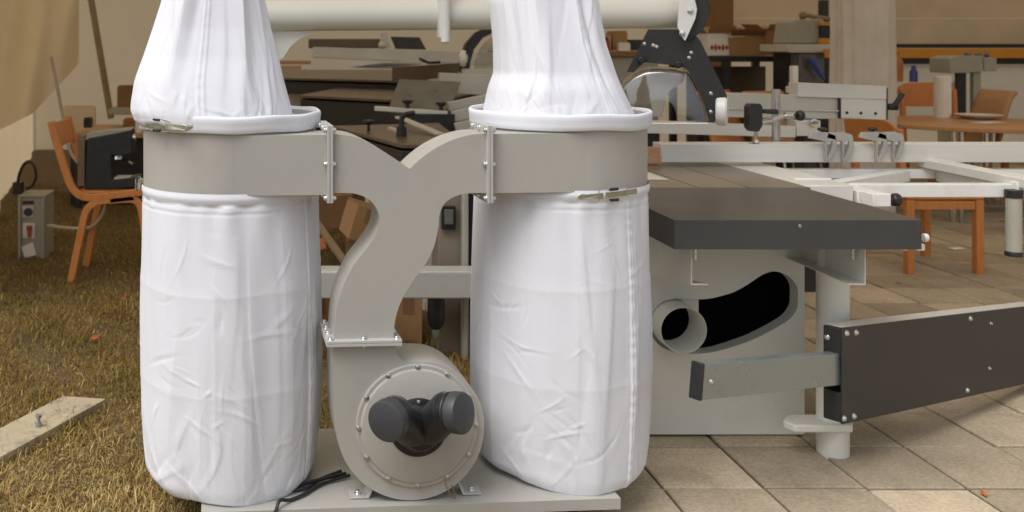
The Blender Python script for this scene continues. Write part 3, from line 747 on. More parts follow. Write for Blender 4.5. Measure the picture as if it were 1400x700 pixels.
# pivot column
cx_ = 738.5 / F * 3.17; b = MB(); b.cyl((cx_, 3.17, .0), (cx_, 3.17, ZS - .09), 20.5 * 3.17 / F, seg=40); sb(b, 'pivot_column', M['saw'])
b = MB(); zb = .118
v = [P(1070, 572, 3.15), P(1087, 575, 3.11), P(1166, 574, 3.11), P(1166, 565, 3.20), P(1076, 565, 3.20)]
for q in v: q.z = .125
b.prism(v, (0, 0, -.026)); sb(b, 'column_bracket', M['saw'], bevel=.006, seg=3)
# swing arm
A0, A1 = P(1151.5, 514.5, 2.95), P(1400, 472.5, 3.67); ax = (A1 - A0).normalized(); A2 = A0 + ax * 2.0
hh = 132 * 2.95 / F / 2; nrm = Vector((-ax.y, ax.x, 0)).normalized(); thk = .046
b = MB()
b.prism([A0 + Vector((0, 0, hh)), A2 + Vector((0, 0, hh)), A2 - Vector((0, 0, hh)), A0 - Vector((0, 0, hh))], nrm * .005)
e0 = A0 + nrm * .0055 + Vector((0, 0, 0)); hz = hh - .004
hw = 44 * 2.97 / F / 2
for za, zc in ((hz, hw + .004), (-hw - .004, -hz)):                     # end face, open for the inner tube
    b.prism([e0 + Vector((0, 0, za)), e0 + nrm * thk + Vector((0, 0, za)), e0 + nrm * thk + Vector((0, 0, zc)), e0 + Vector((0, 0, zc))], ax * .012)
b.prism([e0 + nrm * thk + Vector((0, 0, hz)), A2 + nrm * (thk + .0055) + Vector((0, 0, hz)), A2 + nrm * (thk + .0055) + Vector((0, 0, -hz)), e0 + nrm * thk + Vector((0, 0, -hz))], nrm * .005)
b.m(2); e1 = e0 + ax * .013
b.prism([e1 + Vector((0, 0, hh + .001)), A2 + nrm * .0055 + Vector((0, 0, hh + .001)), A2 + nrm * (thk + .010) + Vector((0, 0, hh + .001)), e1 + nrm * (thk + .004) + Vector((0, 0, hh + .001))], (0, 0, -.004))
b.m(1)
L_arm = lambda px: (P(px, 0, 1).x, px)
def on_arm(px, py):                                                     # pixel on the arm's broad face
    d = Vector(((px - CX) / F, 1, -(py - CY) / F)); o_ = Vector((0, 0, H)); t = (A0 - o_).dot(nrm) / d.dot(nrm); return o_ + d * t
for px, py in ((1157, 455.5), (1170, 454.5), (1153.5, 572), (1167, 569), (1326, 435.5), (1354, 442), (1322, 533.5), (1352, 503.5)):
    b.bolt(on_arm(px, py) - nrm * .0, -nrm, .0075 if px < 1340 else .005, .006)
for z in (hz - .035, -hz + .12): b.bolt(e0 + nrm * .04 + Vector((0, 0, z)), -ax, .007, .006)
arm = sb(b, 'swing_arm', [M['blackp'], M['bolt'], M['alud']], bevel=.001)
B0 = P(962, 523, 2.59); B1 = e0 + nrm * .032; tx = (B1 - B0).normalized(); 
T0 = B1 - ax * .66; off = nrm * .024
Bn0 = P(962, 522.5, 2.585) + nrm * .016; Bn1 = A0 + nrm * .026 + ax * .5; tdir = (Bn1 - Bn0).normalized()
b = MB(); b.bar(Bn0, Bn1, .032, hw * 2 - .004)
b.m(1).bolt(Bn0 + tdir * .032 - nrm * .016, -nrm, .006, .005)
sb(b, 'extension_tube', [M['zinc'], M['bolt']], arm, bevel=.006, seg=3)
b = MB(); b.bar(Bn0 - tdir * .012, Bn0 - tdir * .0005, .034, hw * 2 - .001); sb(b, 'end_cap', M['black'], arm, bevel=.002)
# crosscut outrigger frame
ZF = .80; yr0, yr1 = 3.74, 4.20; rw = .05
b = MB(); XR = 4.2
b.span((1.95, yr1, ZF - .04), (XR, yr1 + .05, ZF)); b.span((770 / F * yr0, yr0, ZF - rw), (985 / F * yr0, yr0 + .05, ZF))
b.bar((2.06, 3.80, ZF - .026), (2.62, yr1 - .0, ZF - .026), .05, .048)
b.span((2.075, 3.60, ZF - .055), (2.15, 4.19, ZF - .004)); b.span((2.085, 3.52, ZF - .05), (2.15, 3.595, ZF - .003))
b.span((985 / F * yr0 + .001, yr0 - .02, ZF - .05), (985 / F * yr0 + .06, 4.19, ZF + .012)); b.span((1.93, 3.76, ZF - .03), (2.07, 3.775, ZF + .02))
out = sb(b, 'crosscut_frame', M['white'], bevel=.003)
b = MB(); kx = Vector((2.151, 3.555, ZF - .030)); b.cyl(kx, kx + Vector((.022, 0, 0)), .005, seg=10)
b.m(1).lathe([(0, .02), (.018, .02), (.024, .028), (.024, .045), (.018, .052), (0, .052)], kx, (1, 0, 0), 9); sb(b, 'clamp_knob', [M['chrome'], M['black']], out, bevel=.003)
b = MB(); d0, d1 = P(1262, 222, 4.22), P(1420, 254, 3.66); d0.z += .0; b.bar(d0, d1, .045, .035); b.bar(d0 + Vector((.01, 0, .021)), d1 + Vector((.01, 0, .021)), .014, .010); sb(b, 'guide_rail', M['alu'], out, bevel=.002)
b = MB(); q = P(1386, 270, 3.72); b.cyl(q, q - Vector((0, 0, .205)), .027, seg=24); b.m(1).cyl(q + Vector((0, 0, .0)), q + Vector((0, 0, .03)), .031, seg=24); b.cyl(q - Vector((0, 0, .205)), q - Vector((0, 0, .222)), .03, seg=24)
sb(b, 'support_tube', [M['elec'], M['black']], out, bevel=.002)
# crosscut fence
ff = 4.18
b = MB(); b.span((505 / F * ff, ff, P(0, 222, ff).z), (4.2, ff + .055, P(0, 197.5, ff).z)); zz = P(0, 197.5, ff).z
b.span((505 / F * ff, ff + .0555, zz - .004), (4.2, ff + .062, zz + .004)); b.span((505 / F * ff, ff + .078, zz - .03), (4.2, ff + .11, zz + .001)); b.span((505 / F * ff, ff + .0625, zz - .05), (4.2, ff + .0775, zz - .012))
fence = sb(b, 'crosscut_fence', M['alu'], bevel=.002)
b = MB(); b.pbox(886, 216, 904, 223.5, ff + .01, .05); b.pbox(889, 202, 903, 215.8, ff + .02, .05); sb(b, 'wood_insert', M['blockw'], bevel=.001)
def flip_stop(px):
    o = bpy.data.objects.new('flip_stop', None); COL.objects.link(o); o.parent = saw
    w = P(px, 187, ff); o.location = w - Vector(SW)
    def q(dx, dy): return Vector((dx * ff / F, 0, -dy * ff / F))
    b = MB()
    for dx, yo in ((0, -.012), (23, -.012)):
        pr_ = [q(dx + 0, -3), q(dx - 12, -7), q(dx - 33, -6), q(dx - 36, 1), q(dx - 14, 6), q(dx - 13, 35), q(dx - 6, 30), q(dx + 0, 20), q(dx + 2, 8)]
        inner = [q(dx - 11, 8), q(dx - 4, 5), q(dx - 4, 14), q(dx - 11, 28)]
        b.prism([v + Vector((0, -.026, 0)) for v in pr_], (0, .018, 0), [[v + Vector((0, -.026, 0)) for v in inner]])
    b.cyl(q(-4, 3) + Vector((0, -.017, 0)), q(20, 3) + Vector((0, -.017, 0)), .004, seg=10)
    b.build('stop_arm', M['cast'], o, bevel=.002)
    b = MB(); k = q(-14, -8) + Vector((0, .0, 0)); b.lathe([(0, 0), (.016, 0), (.02, .006), (.016, .014), (0, .016)], k, (0, 0, 1), 9); b.cyl(k, k - Vector((0, 0, .02)), .006, seg=8); b.build('knob', M['black'], o, bevel=.002)
    return o
fs = flip_stop(1138); f2 = copy_tree(fs, saw); f2.location = P(1207, 186.5, ff) - Vector(SW)
# hold down clamp on a steel rod
hc = thing('hold_down_clamp', 'black hold-down clamp on a bright steel rod behind the crosscut fence', 'clamp', (P(1061, 0, 4.36).x, 4.36, ZS))
b = MB(); b.cyl((0, 0, 0), (0, 0, P(0, 122, 4.36).z - ZS), .018, seg=24); b.build('rod', M['bolt'], hc)
b = MB(); b.tube(smooth_path([P(1040, 167, 4.24), P(1058, 164, 4.25), P(1072, 159, 4.26), P(1082, 158, 4.26)]), .011, 12); b.cyl(P(1073, 159, 4.26), P(1083, 158, 4.26), .017, seg=16); b.build('arm', M['chrome'], hc, world=True)
b = MB(); b.cyl(P(1083, 158, 4.26), P(1089, 158, 4.26), .007, seg=10); b.lathe([(0, 0), (.019, .002), (.024, .012), (.024, .022), (.018, .03), (0, .03)], P(1089, 158, 4.26), (1, 0, 0), 9); b.build('knob', M['black'], hc, bevel=.002, world=True)
b = MB(); b.prism([P(x, y, 4.20) for x, y in ((1024, 146), (1027, 142), (1040, 142), (1043, 146), (1043, 172), (1038, 180), (1028, 180), (1024, 174))], (0, .05, 0)); b.cyl(P(1043, 152, 4.23), P(1063, 153, 4.23), .010, .012, 14); b.build('clamp_head', M['blackp'], hc, bevel=.003, world=True)
b = MB(); q0 = P(1033.5, 180, 4.225); b.cyl(q0, P(1033.5, 192, 4.225), .007, seg=10); b.lathe([(0, .02), (.010, .018), (.012, .008), (.026, .004), (.030, 0), (.024, -.004), (0, -.004)], P(1033.5, 197, 4.225), (.18, 0, 1), 24); b.build('clamp_foot', M['chrome'], hc, world=True)
# overhead guard arm
YT = 3.95; tb0, tb1 = P(330, 21.5, YT), P(945, 17, YT); tr = 21.5 * YT / F
b = MB(); b.cyl(tb0, tb1, tr, seg=48); ov = sb(b, 'overhead_tube', M['cream'])
b = MB()
g = [(368, 42), (437, 43), (425, 46), (410, 53), (397, 64), (387, 80), (376, 84), (340, 84), (340, 42)]
b.prism([P(x, y, YT - .01) for x, y in g], (0, .02, 0)); sb(b, 'tube_gusset', M['saw'], ov, bevel=.002)
b = MB(); b.span((P(318, 0, YT).x, YT - .06, 0), (P(362, 0, YT).x, YT + .06, P(0, 0, YT).z - .02)); sb(b, 'tube_post', M['saw'], bevel=.006)
b = MB(); b.pbox(600, -30, 605, 52, YT - .09, .06); b.cyl(P(609, -40, YT - .085), P(609, 58, YT - .085), .018, seg=20); b.cyl(P(609, 56, YT - .085), P(609, 60, YT - .085), .014, .010, seg=20)
sb(b, 'guard_clamp', M['white'], ov, bevel=.003)
# guard
GC = P(930, 64, 3.92); gy = R(-20)
GM = Matrix.Translation(GC) @ Matrix.Rotation(gy, 4, 'Z')
CI = GM.inverted(); gcl = CI @ Vector((0, 0, H)); gr3 = CI.to_3x3()
def gp(px, py, yl=-.05):
    d = gr3 @ Vector(((px - CX) / F, 1, -(py - CY) / F)); t = (yl - gcl.y) / d.y
    return GM @ (gcl + d * t)
gn = GM.to_3x3() @ Vector((0, 1, 0))
b = MB()
pl = [(886, 40), (857, 98), (866, 99), (881, 85), (926, 90), (940, 95), (952, 114), (961, 137), (969, 167), (976, 168), (986, 150), (994, 141), (994, 131), (976, 94), (958, 56), (944, 40)]
b.prism([gp(x, y) for x, y in pl], gn * .006)
b.m(1)
for x, y in ((881, 60), (893, 62), (898, 64), (945, 72), (942, 79), (972, 128), (972, 153)): b.bolt(gp(x, y), -gn, .006, .004)
guard = sb(b, 'blade_guard', [M['blackp'], M['bolt']], bevel=.001)
for px, py in ((877, 82), (927, 88)):
    b = MB(); b.lathe([(0, 0), (.012, 0), (.016, .008), (.016, .018), (.011, .024), (0, .024)], gp(px, py), -gn, 9); sb(b, 'guard_knob', M['black'], guard, bevel=.002)
b = MB()
pl = [(944, -20), (962, -20), (972, 12), (961, 42), (941, 57), (938, 50), (948, 25)]
b.prism([gp(x, y, -.06) for x, y in pl], gn * .12); sb(b, 'guard_bracket', M['blackp'], guard, bevel=.004)
b = MB()
pl = [(930, -20), (945, -20), (953, 12), (951, 25), (937, 56), (934, 53), (926, 36)]
b.prism([gp(x, y, -.095) for x, y in pl], gn * .012); b.m(1)
for x, y in ((944, 15), (933, 46)): b.bolt(gp(x, y, -.095), -gn, .010, .008)
sb(b, 'flange_plate', [M['white'], M['bolt']], guard, bevel=.002)
# clear dome
prof = [(838, 168), (842, 150), (841, 132), (852, 112), (872, 98), (892, 93), (926, 95), (940, 99), (950, 114), (960, 138), (968, 168)]
prof = catmull(prof + [(968, 168)], 1, {0, 10, 11})[:42]
rows = []
for yl, sh in ((-.105, .90), (-.095, .97), (-.06, 1.0), (0, 1.03), (.05, 1.0)):
    r_ = []
    for x, y in prof:
        cxx, cyy = 905, 168
        r_.append(tuple(gp(cxx + (x - cxx) * sh, cyy + (y - cyy) * sh, yl)))
    rows.append(r_)
cen = [tuple(gp(905 + (x - 905) * .35, 168 + (y - 168) * .4, -.112)) for x, y in prof]
V = np.array([cen] + rows) - np.array(SW)
grid_mesh('clear_shield', V, M['clear'], guard, closed=False)
b = MB(); b.prism([gp(x, y, .005) for x, y in ((890, 92), (938, 98), (934, 112), (916, 124), (909, 140), (905, 160), (893, 160), (888, 130))], gn * .012); sb(b, 'inner_cover', M['elec'], guard, bevel=.002)
b = MB(); b.tube([gp(890, 169, -.11), gp(968, 169, -.11)], .003, 8); sb(b, 'shield_rim', M['whitep'], guard)
b = MB(); b.lathe([(0, -.02), (.055, -.02), (.060, -.014), (.060, .014), (.055, .02), (0, .02)], gp(987, 151, -.02), GM.to_3x3() @ Vector((1, -.12, 0)), 40); sb(b, 'roller', M['whitep'], guard)

# ------------------------------------------------------------------ second saw fence and machines behind
f5 = thing('rip_fence', 'long aluminium rip fence of the machine behind, running past the tent post', 'fence', (P(1000, 0, 5.3).x, 5.3, 0))
b = MB(); Y5 = 5.3
q0, q1 = (870, 126.5, 154), (1212, 135, 164)
def sl(x, e0, e1): return e0 + (e1 - e0) * (x - 870) / 342
b.prism([P(976, 126, Y5), P(1212, 134, Y5), P(1212, 164, Y5), P(976, 160, Y5)], (0, .05, 0))
b.prism([P(976, 147, Y5 - .012), P(1212, 152, Y5 - .012), P(1212, 154.5, Y5 - .012), P(976, 149.5, Y5 - .012)], (0, .011, 0))
b.build('profile', M['alud'], f5, bevel=.003, world=True)
b = MB(); b.prism([P(1091, 113, Y5 - .02), P(1212, 118, Y5 - .02), P(1212, 136, Y5 - .02), P(1091, 132, Y5 - .02)], (0, .10, 0)); b.prism([P(1150, 133.5, Y5 - .015), P(1212, 136.5, Y5 - .015), P(1212, 164, Y5 - .015), P(1150, 161, Y5 - .015)], (0, .014, 0))
b.m(1); b.prism([P(1147.5, 133, Y5 - .016), P(1149.6, 133, Y5 - .016), P(1149.6, 162, Y5 - .016), P(1147.5, 162, Y5 - .016)], (0, .015, 0))
b.prism([P(1212.5, 120, Y5 - .02), P(1214, 120, Y5 - .02), P(1214, 164, Y5 - .02), P(1212.5, 164, Y5 - .02)], (0, .09, 0))
for x in (1158, 1177, 1197): b.bolt(P(x, 154 + (x - 1158) * .03, Y5 - .0155), (0, -1, 0), .007, .003)
b.build('end_block', [M['alu'], M['black']], f5, bevel=.001, world=True)
b = MB(); b.cyl(P(1213, 146, Y5), P(1226, 146, Y5), .018, .02, 14); b.tube([P(1221, 146, Y5 - .01), P(1228, 137, Y5 - .01), P(1234, 128, Y5 - .01)], [.012, .013, .014], 10); b.build('lever', M['black'], f5, world=True)
b = MB(); b.prism([P(876, 165, Y5 - .1), P(1088, 173, Y5 - .1), P(1088, 188, Y5 - .1), P(876, 182, Y5 - .1)], (0, .08, 0)); b.pbox(1089, 165, 1122, 186, Y5 - .08, .1); b.build('carriage', M['alu'], f5, bevel=.002, world=True)
b = MB(); b.span(P(1093, 186, Y5) - Vector((0, .05, 0)), Vector((P(1110, 0, Y5).x, Y5 + .05, 0))); b.build('leg', M['blackp'], f5, world=True)
b = MB(); b.span(P(885, 182, Y5) + Vector((0, -.02, 0)), Vector((P(900, 0, Y5).x, Y5 + .05, 0))); b.build('leg', M['blackp'], f5, world=True)
b = MB(); b.lathe([(0, 0), (.022, 0), (.022, .012), (.015, .014), (0, .012)], P(1112, 168, Y5 - .085), (0, -1, 0), 24); b.build('end_screw', M['chrome'], f5, world=True)

def machine_table(name, label, top, side, legs, mt, ms, cat='machine', h=.08, extra=None):
    """top: four pixel corners (x, y) of a level top at height z; near edge first"""
    z, cor = top
    pts = [P(x, y, (H - z) * F / (y - CY)) for x, y in cor]
    for p in pts: p.z = z
    c = sum(pts, Vector()) / 4; c.z = 0
    t = thing(name, label, cat, c)
    b = MB(); b.prism(pts, (0, 0, -.02)); b.build('table_top', mt, t, bevel=.003, world=True)
    b = MB(); b.prism([c + (p - c) * .985 - Vector((0, 0, .0)) for p in [Vector((q.x, q.y, z - .0205)) for q in pts]], (0, 0, -side)); b.build('skirt', ms, t, bevel=.003, world=True)
    b = MB(); b.prism([Vector((c.x, c.y, 0)) + (Vector((q.x, q.y, z - .021 - side)) - Vector((c.x, c.y, 0))) * 1 for q in [c + (p - c) * .55 for p in pts]], (0, 0, -(z - .021 - side)))
    b.build('cabinet', legs, t, bevel=.004, world=True)
    return t
m1 = machine_table('planer_machine', 'black topped machine farthest back under the long aluminium rail', (1.03, [(372, 106), (566, 111), (590, 93), (372, 90)]), .12, M['blackp'], M['dktable'], M['blackp'])
m2 = machine_table('jointer_machine', 'wide dark machine table with black front below the grey steel plate', (.955, [(408, 130), (596, 139), (680, 116), (530, 108)]), .19, M['elec'], M['dktable'], M['blackp'])
m3 = machine_table('spindle_machine', 'nearest dark machine table with clamp lever seen through the Y duct', (.86, [(548, 197), (640, 199), (600, 168), (455, 172)]), .12, M['saw'], M['dktable'], M['blackp'])
b = MB(); q = P(549, 188, 5.1); q.z = .86; b.cyl(q, q + Vector((0, 0, .05)), .028, .026, 20); b.cyl(q + Vector((0, 0, .05)), q + Vector((0, 0, .075)), .016, .014, 16); b.tube(smooth_path([q + Vector((0, 0, .075)), q + Vector((.005, 0, .1)), q + Vector((.03, 0, .115)), q + Vector((.07, 0, .12))]), [.014] * 18 + [.011], 12)
b.build('clamp_lever', M['black'], m3, world=True)
b = MB(); q = P(504, 178, 5.4); q.z = .86; b.cyl(q, q + Vector((0, 0, .04)), .009, seg=10); b.lathe([(0, .038), (.02, .038), (.032, .048), (.032, .06), (0, .066)], q, (0, 0, 1), 10); b.build('star_knob', M['black'], m3, world=True)
b = MB(); b.bar(P(533, 177, 5.5), P(600, 205, 4.9), .03, .03); b.bar(P(545, 160, 5.6), P(602, 184, 5.1), .05, .012); b.build('fence_rail', M['alud'], m3, world=True, bevel=.002)
# things of the second machine: plate, knobs, rails
b = MB(); b.prism([P(532, 146, 6.4), P(614, 151, 6.4), P(630, 112, 6.75), P(546, 108, 6.75)], (0, .004, -.006)); b.build('steel_plate', M['steel'], m2, world=True)
b = MB(); b.bar(P(512, 148, 6.36), P(612, 155, 6.3), .05, .03); b.build('plate_rail', M['cream'], m2, world=True, bevel=.004)
for px, py in ((557, 142), (603, 145)):
    b = MB(); q = P(px, py, 6.33); b.lathe([(0, 0), (.022, .0), (.036, .012), (.036, .024), (0, .03)], q, (0, 0, 1), 10); b.cyl(q, q - Vector((0, 0, .05)), .014, seg=10); b.build('knob', M['black'], m2, world=True, bevel=.002)
b = MB(); b.pbox(540, 156, 622, 187, 6.25, .25); b.build('fence_body', M['blackp'], m2, world=True, bevel=.004)
for a0, a1, w, h in (((612, 146, 6.4), (700, 128, 6.4), .05, .06), ((618, 160, 6.3), (700, 140, 6.3), .04, .07), ((622, 175, 6.2), (700, 156, 6.2), .04, .06), ((600, 113, 6.9), (700, 118, 6.9), .1, .14)):
    b = MB(); b.bar(P(*a0), P(*a1), w, h); b.build('rail', M['alud'], m2, world=True, bevel=.004)
# long aluminium rail and pieces on the far machine
b = MB(); b.prism([P(428, 64, 8.6), P(690, 72, 8.6), P(690, 88, 8.6), P(428, 76, 8.6)], (0, .12, 0)); b.prism([P(428, 75, 8.55), P(690, 87, 8.55), P(690, 91, 8.55), P(428, 79, 8.55)], (0, .04, 0)); b.build('long_rail', M['alud'], m1, world=True, bevel=.004)
b = MB(); b.pbox(422, 53, 520, 66, 8.9, .3); b.build('motor_box', M['dktable'], m1, world=True, bevel=.01)
b = MB(); b.prism([P(479, 84, 8.0), P(525, 86, 8.0), P(577, 82, 8.3), P(577, 88, 8.3), P(527, 95, 8.0), P(479, 92, 8.0)], (0, .06, 0)); b.build('fence_arm', M['alu'], m1, world=True, bevel=.003)
b = MB(); b.prism([P(536, 92, 7.9), P(630, 86, 8.4), P(630, 105, 8.4), P(536, 112, 7.9)], (.02, .06, 0)); b.build('side_plate', M['dktable'], m1, world=True)
b = MB(); b.tube([P(573, 80, 8.0), P(586, 86, 8.0), P(602, 85, 8.0)], .012, 8); b.build('handle', M['black'], m1, world=True)
b = MB(); b.prism([P(534, 50, 9.0), P(574, 51, 9.0), P(583, 68, 8.9), P(541, 67, 8.9)], (0, .03, 0)); b.build('control_screen', M['black'], m1, world=True, bevel=.004)
b = MB(); b.bar(P(524, 45, 8.9), P(530, 66, 8.9), .05, .05); b.ball(P(522, 62, 8.8), .035); b.build('screen_arm', M['alud'], m1, world=True)
# second guard
t = thing('second_blade_guard', 'dark arched saw guard with white roller half hidden by the right bag', 'guard', (P(660, 0, 7.2).x, 7.2, .98))
b = MB(); outerp = [(628, 98), (630, 80), (637, 60), (650, 45), (668, 36), (700, 34), (700, 42), (676, 44), (660, 52), (648, 68), (643, 86), (642, 98)]
b.prism([P(x, y, 7.2) for x, y in outerp], (0, .08, 0)); b.build('hood', M['blackp'], t, world=True, bevel=.003)
b = MB(); b.lathe([(0, -.03), (.03, -.03), (.034, 0), (.03, .03), (0, .03)], P(633, 80, 7.15), (1, 0, 0), 24); b.bm.transform(Matrix.Identity(4)); b.build('roller_core', M['whitep'], t, world=True)
b = MB(); b.lathe([(0, -.02), (.056, -.02), (.062, 0), (.056, .02), (0, .02)], P(633, 80, 7.12), (1, -.25, 0), 32); b.build('roller', M['whitep'], t, world=True)
b = MB(); b.prism([P(x, y, 7.22) for x, y in ((648, 96), (649, 84), (655, 68), (664, 56), (680, 48), (700, 46), (700, 98))], (0, .006, 0)); b.build('clear_shield', M['clear'], t, world=True)
b = MB(); b.pbox(632, 94, 700, 103, 7.15, .2); b.pbox(634, 103.5, 700, 113, 7.1, .2); b.build('slide_rail', M['alud'], t, world=True, bevel=.004)

# machine stand seen between the bags
ms = thing('machine_stand', 'grey steel stand with a thick cross beam behind the Y duct', 'stand', (P(560, 0, 4.1).x, 4.1, 0))
b = MB(); b.pbox(400, 371, 700, 409, 4.0, .11); b.build('cross_beam', M['beam'], ms, world=True, bevel=.008, seg=3)
b = MB(); a_ = P(630, 262, 4.18); b.span((a_.x, 4.13, .0), (P(641, 0, 4.13).x, 4.19, P(0, 225, 4.13).z)); b.build('post', M['elec'], ms, world=True, bevel=.006)
b = MB(); b.span((P(600, 0, 4.2).x, 4.2, 0.0), (P(630, 0, 4.2).x, 4.42, P(0, 240, 4.2).z)); b.build('side_panel', M['brownpanel'], ms, world=True, bevel=.003)
b = MB(); b.pbox(641.5, 200, 668, 500, 4.22, .3); b.build('dark_panel', M['black'], ms, world=True, bevel=.004)
b = MB(); b.pbox(608, 287, 620, 307, 4.16, .04); b.m(1).pbox(604, 282, 623, 314, 4.175, .02); b.build('switch_plate', [M['steel'], M['black']], ms, world=True, bevel=.002)
b = MB(); b.cyl(P(583, 425, 4.1), P(583, 425, 4.1), .001) if False else b.lathe([(0, 0), (.02, .0), (.034, .02), (.036, .05), (.036, .13), (.03, .14), (0, .14)], P(596, 449, 4.12), (0, 0, 1), 20)
b.m(1).lathe([(0, -.045), (.008, -.042), (.016, -.025), (.016, 0), (0, 0)], P(596, 449, 4.12), (0, 0, 1), 14); b.m(0).cyl(P(596, 408, 4.13), P(596, 395, 4.13), .02, seg=12); b.build('air_filter', [M['black'], M['zinc']], ms, world=True)

def carton(name, label, px0, py0, px1, py1, Y, d, rz=0, m='card', tilt=0, group=None, flaps=True):
    a = P(px0, py1, Y); b_ = P(px1, py0, Y); w = b_.x - a.x; h = b_.z - a.z
    t = thing(name, label, 'box', ((a.x + b_.x) / 2, Y + d / 2, a.z), rz, group)
    rot = Matrix.Rotation(tilt, 3, 'Y')
    b = MB(); b.box(rot @ Vector((0, 0, h / 2)), (w, d, h), rot); b.build('carton_body', M[m], t, bevel=.002)
    if flaps:
        b = MB(); b.box(rot @ Vector((0, -d * .26, h + .002)), (w * .99, d * .47, .003), rot); b.box(rot @ Vector((0, d * .26, h + .004)), (w * .99, d * .47, .003), rot @ Matrix.Rotation(.05, 3, 'X')); b.build('flap', M['card'], t)
        b = MB(); b.box(rot @ Vector((0, -d / 2 - .0012, h - .035)), (.05, .001, .07), rot); b.build('tape', M['cardd'], t)
    return t
carton('cardboard_box', 'tilted open cardboard box leaning in the gap behind the left bag', 470, 286, 512, 332, 4.7, .25, R(8), 'card', R(17))
carton('cardboard_box', 'brown cardboard box standing behind the fan with its flap lifted', 545, 408, 582, 492, 4.35, .3, R(-6), 'card')
carton('cardboard_box', 'narrow brown cardboard box under the cross beam beside the left bag', 415, 408, 452, 512, 4.2, .3, R(4), 'card')
carton('cardboard_box', 'flat brown cardboard sheet box lying behind the tilted carton', 420, 268, 480, 312, 5.6, .4, R(3), 'cardd')
carton('cardboard_box', 'large dark cardboard box at the back under the machine tables', 470, 262, 560, 300, 6.0, .4, R(-5), 'card')
carton('cardboard_box', 'small dark carton low down beside the tilted carton', 478, 330, 520, 360, 4.9, .25, R(-10), 'cardd')
b = MB(); b.bar(P(430, 300, 4.6), P(474, 362, 4.3), .03, .02); tag(b.build('wooden_batten', M['brownc'], bevel=.002), 'thin wooden batten leaning in the grass behind the left bag', 'batten')
b = MB()
q = P(438, 334, 4.9); b.prism([q + Vector((-.03, 0, -.03)), q + Vector((.03, -.01, -.02)), q + Vector((.02, .01, .03)), q + Vector((-.02, .02, .02))], (0, .004, .002)); tag(b.build('fallen_leaf', M['leaf']), 'orange fallen leaf lying behind the left bag', 'leaf', 'fallen leaves')
for px, py, lab in ((131, 471, 'red brown fallen leaf on the grass beside the left bag'), (168, 417, 'small orange fallen leaf on the grass near the chair leg'), (207, 667, 'orange fallen leaf in the grass at the foot of the left bag'), (1345, 683, 'small orange fallen leaf on the pavement joint'), (1228, 391, 'small orange leaf on the dark paving near the chair legs')):
    Y = GY(py); q = P(px, py, Y); q.z = .03 if px < 600 else .016; r_ = .03 if px < 600 and py < 500 else .014
    a = random.uniform(0, 6)
    ps = [q + Vector((math.cos(a + k) * r_ * s1, math.sin(a + k) * r_ * s1, .004 * (i % 3))) for i, (k, s1) in enumerate(((0, 1.3), (.7, .7), (1.6, .5), (2.4, .8), (3.14, 1.1), (4, .6), (4.8, .55), (5.6, .7)))]
    b = MB(); b.prism(ps, (0, 0, .0015)); tag(b.build('fallen_leaf', M['leaf'], smooth=0), lab, 'leaf', 'fallen leaves')

# ------------------------------------------------------------------ plank with bolt on the lawn
zp = .036
def pg(px, py, z):
    Y = (H - z) * F / (py - CY); v = P(px, py, Y); v.z = z; return v
pk = thing('timber_plank', 'weathered whitish timber plank with an upright bolt on the grass', 'plank', pg(60, 572, 0))
c4 = [pg(86, 541, zp), pg(145, 545, zp), pg(68, 592, zp), pg(-2, 586, zp)]
v1 = (c4[3] - c4[0]).normalized(); c4[3] = c4[0] + v1 * .8; c4[2] = c4[1] + v1 * .8
b = MB(); b.prism(c4, (0, 0, -.045)); b.build('board', M['board'], pk, bevel=.003, world=True)
b = MB(); q = pg(53, 583, zp); b.cyl(q, q + Vector((0, 0, .035)), .006, seg=12); b.lathe([(0, .031), (.012, .031), (.012, .040), (0, .040)], q, (0, 0, 1), 6); b.lathe([(0, 0), (.012, 0), (.012, .010), (0, .010)], q, (0, 0, 1), 6); b.build('bolt', M['zinc'], pk, world=True)

# ------------------------------------------------------------------ left: chair, machine, power box
Yc = 5.50
ch = thing('bentwood_chair', 'orange bentwood chair on the grass carrying the black machine', 'chair', (P(125, 0, Yc).x, Yc + .2, 0))
fr = [(70, 166), (76, 190), (84, 215), (92, 240), (100, 258), (112, 268), (130, 270), (155, 267), (180, 264), (200, 262)]
seat_z = P(0, 268, Yc).z
for dy in (0, .40):
    b = MB(); pts_ = [P(x, y, Yc) + Vector((0, dy, 0)) for x, y in fr]; sp = smooth_path(pts_, 4)
    b.sweep(sp, .036, .042)
    b.build('side_frame', M['orange'], ch, world=True, bevel=.006)
for dy in (0, .40):
    b = MB(); sp = smooth_path([P(185, 268, Yc), P(150, 272, Yc), P(130, 276, Yc), P(118, 288, Yc), P(112, 312, Yc), P(104, 350, Yc), P(97, 385, Yc)], 4); sp = [p_ + Vector((0, dy, -.005)) for p_ in sp]; 
    b.sweep(sp, .034, .042)
    b.build('leg', M['orange'], ch, world=True, bevel=.006)
    b = MB(); sp = smooth_path([P(150, 272, Yc), P(178, 270, Yc), P(190, 276, Yc), P(195, 292, Yc), P(200, 330, Yc), P(206, 385, Yc)], 4); sp = [p_ + Vector((0, dy, -.008)) for p_ in sp]
    b.sweep(sp, .034, .042)
    b.build('leg', M['orange'], ch, world=True, bevel=.006)
b = MB(); a_ = P(104, 266, Yc); b.span((a_.x, Yc + .02, seat_z + .008), (P(205, 0, Yc).x, Yc + .38, seat_z + .024)); b.build('seat', M['orange'], ch, world=True, bevel=.006)
b = MB(); b.prism([P(71, 168, Yc + .02), P(74.5, 168, Yc + .02), P(83, 200, Yc + .02), P(79, 200, Yc + .02)], (0, .36, 0)); b.build('backrest', M['orange'], ch, world=True, bevel=.004)
mzb = seat_z + .0245
Ym = Yc + .08
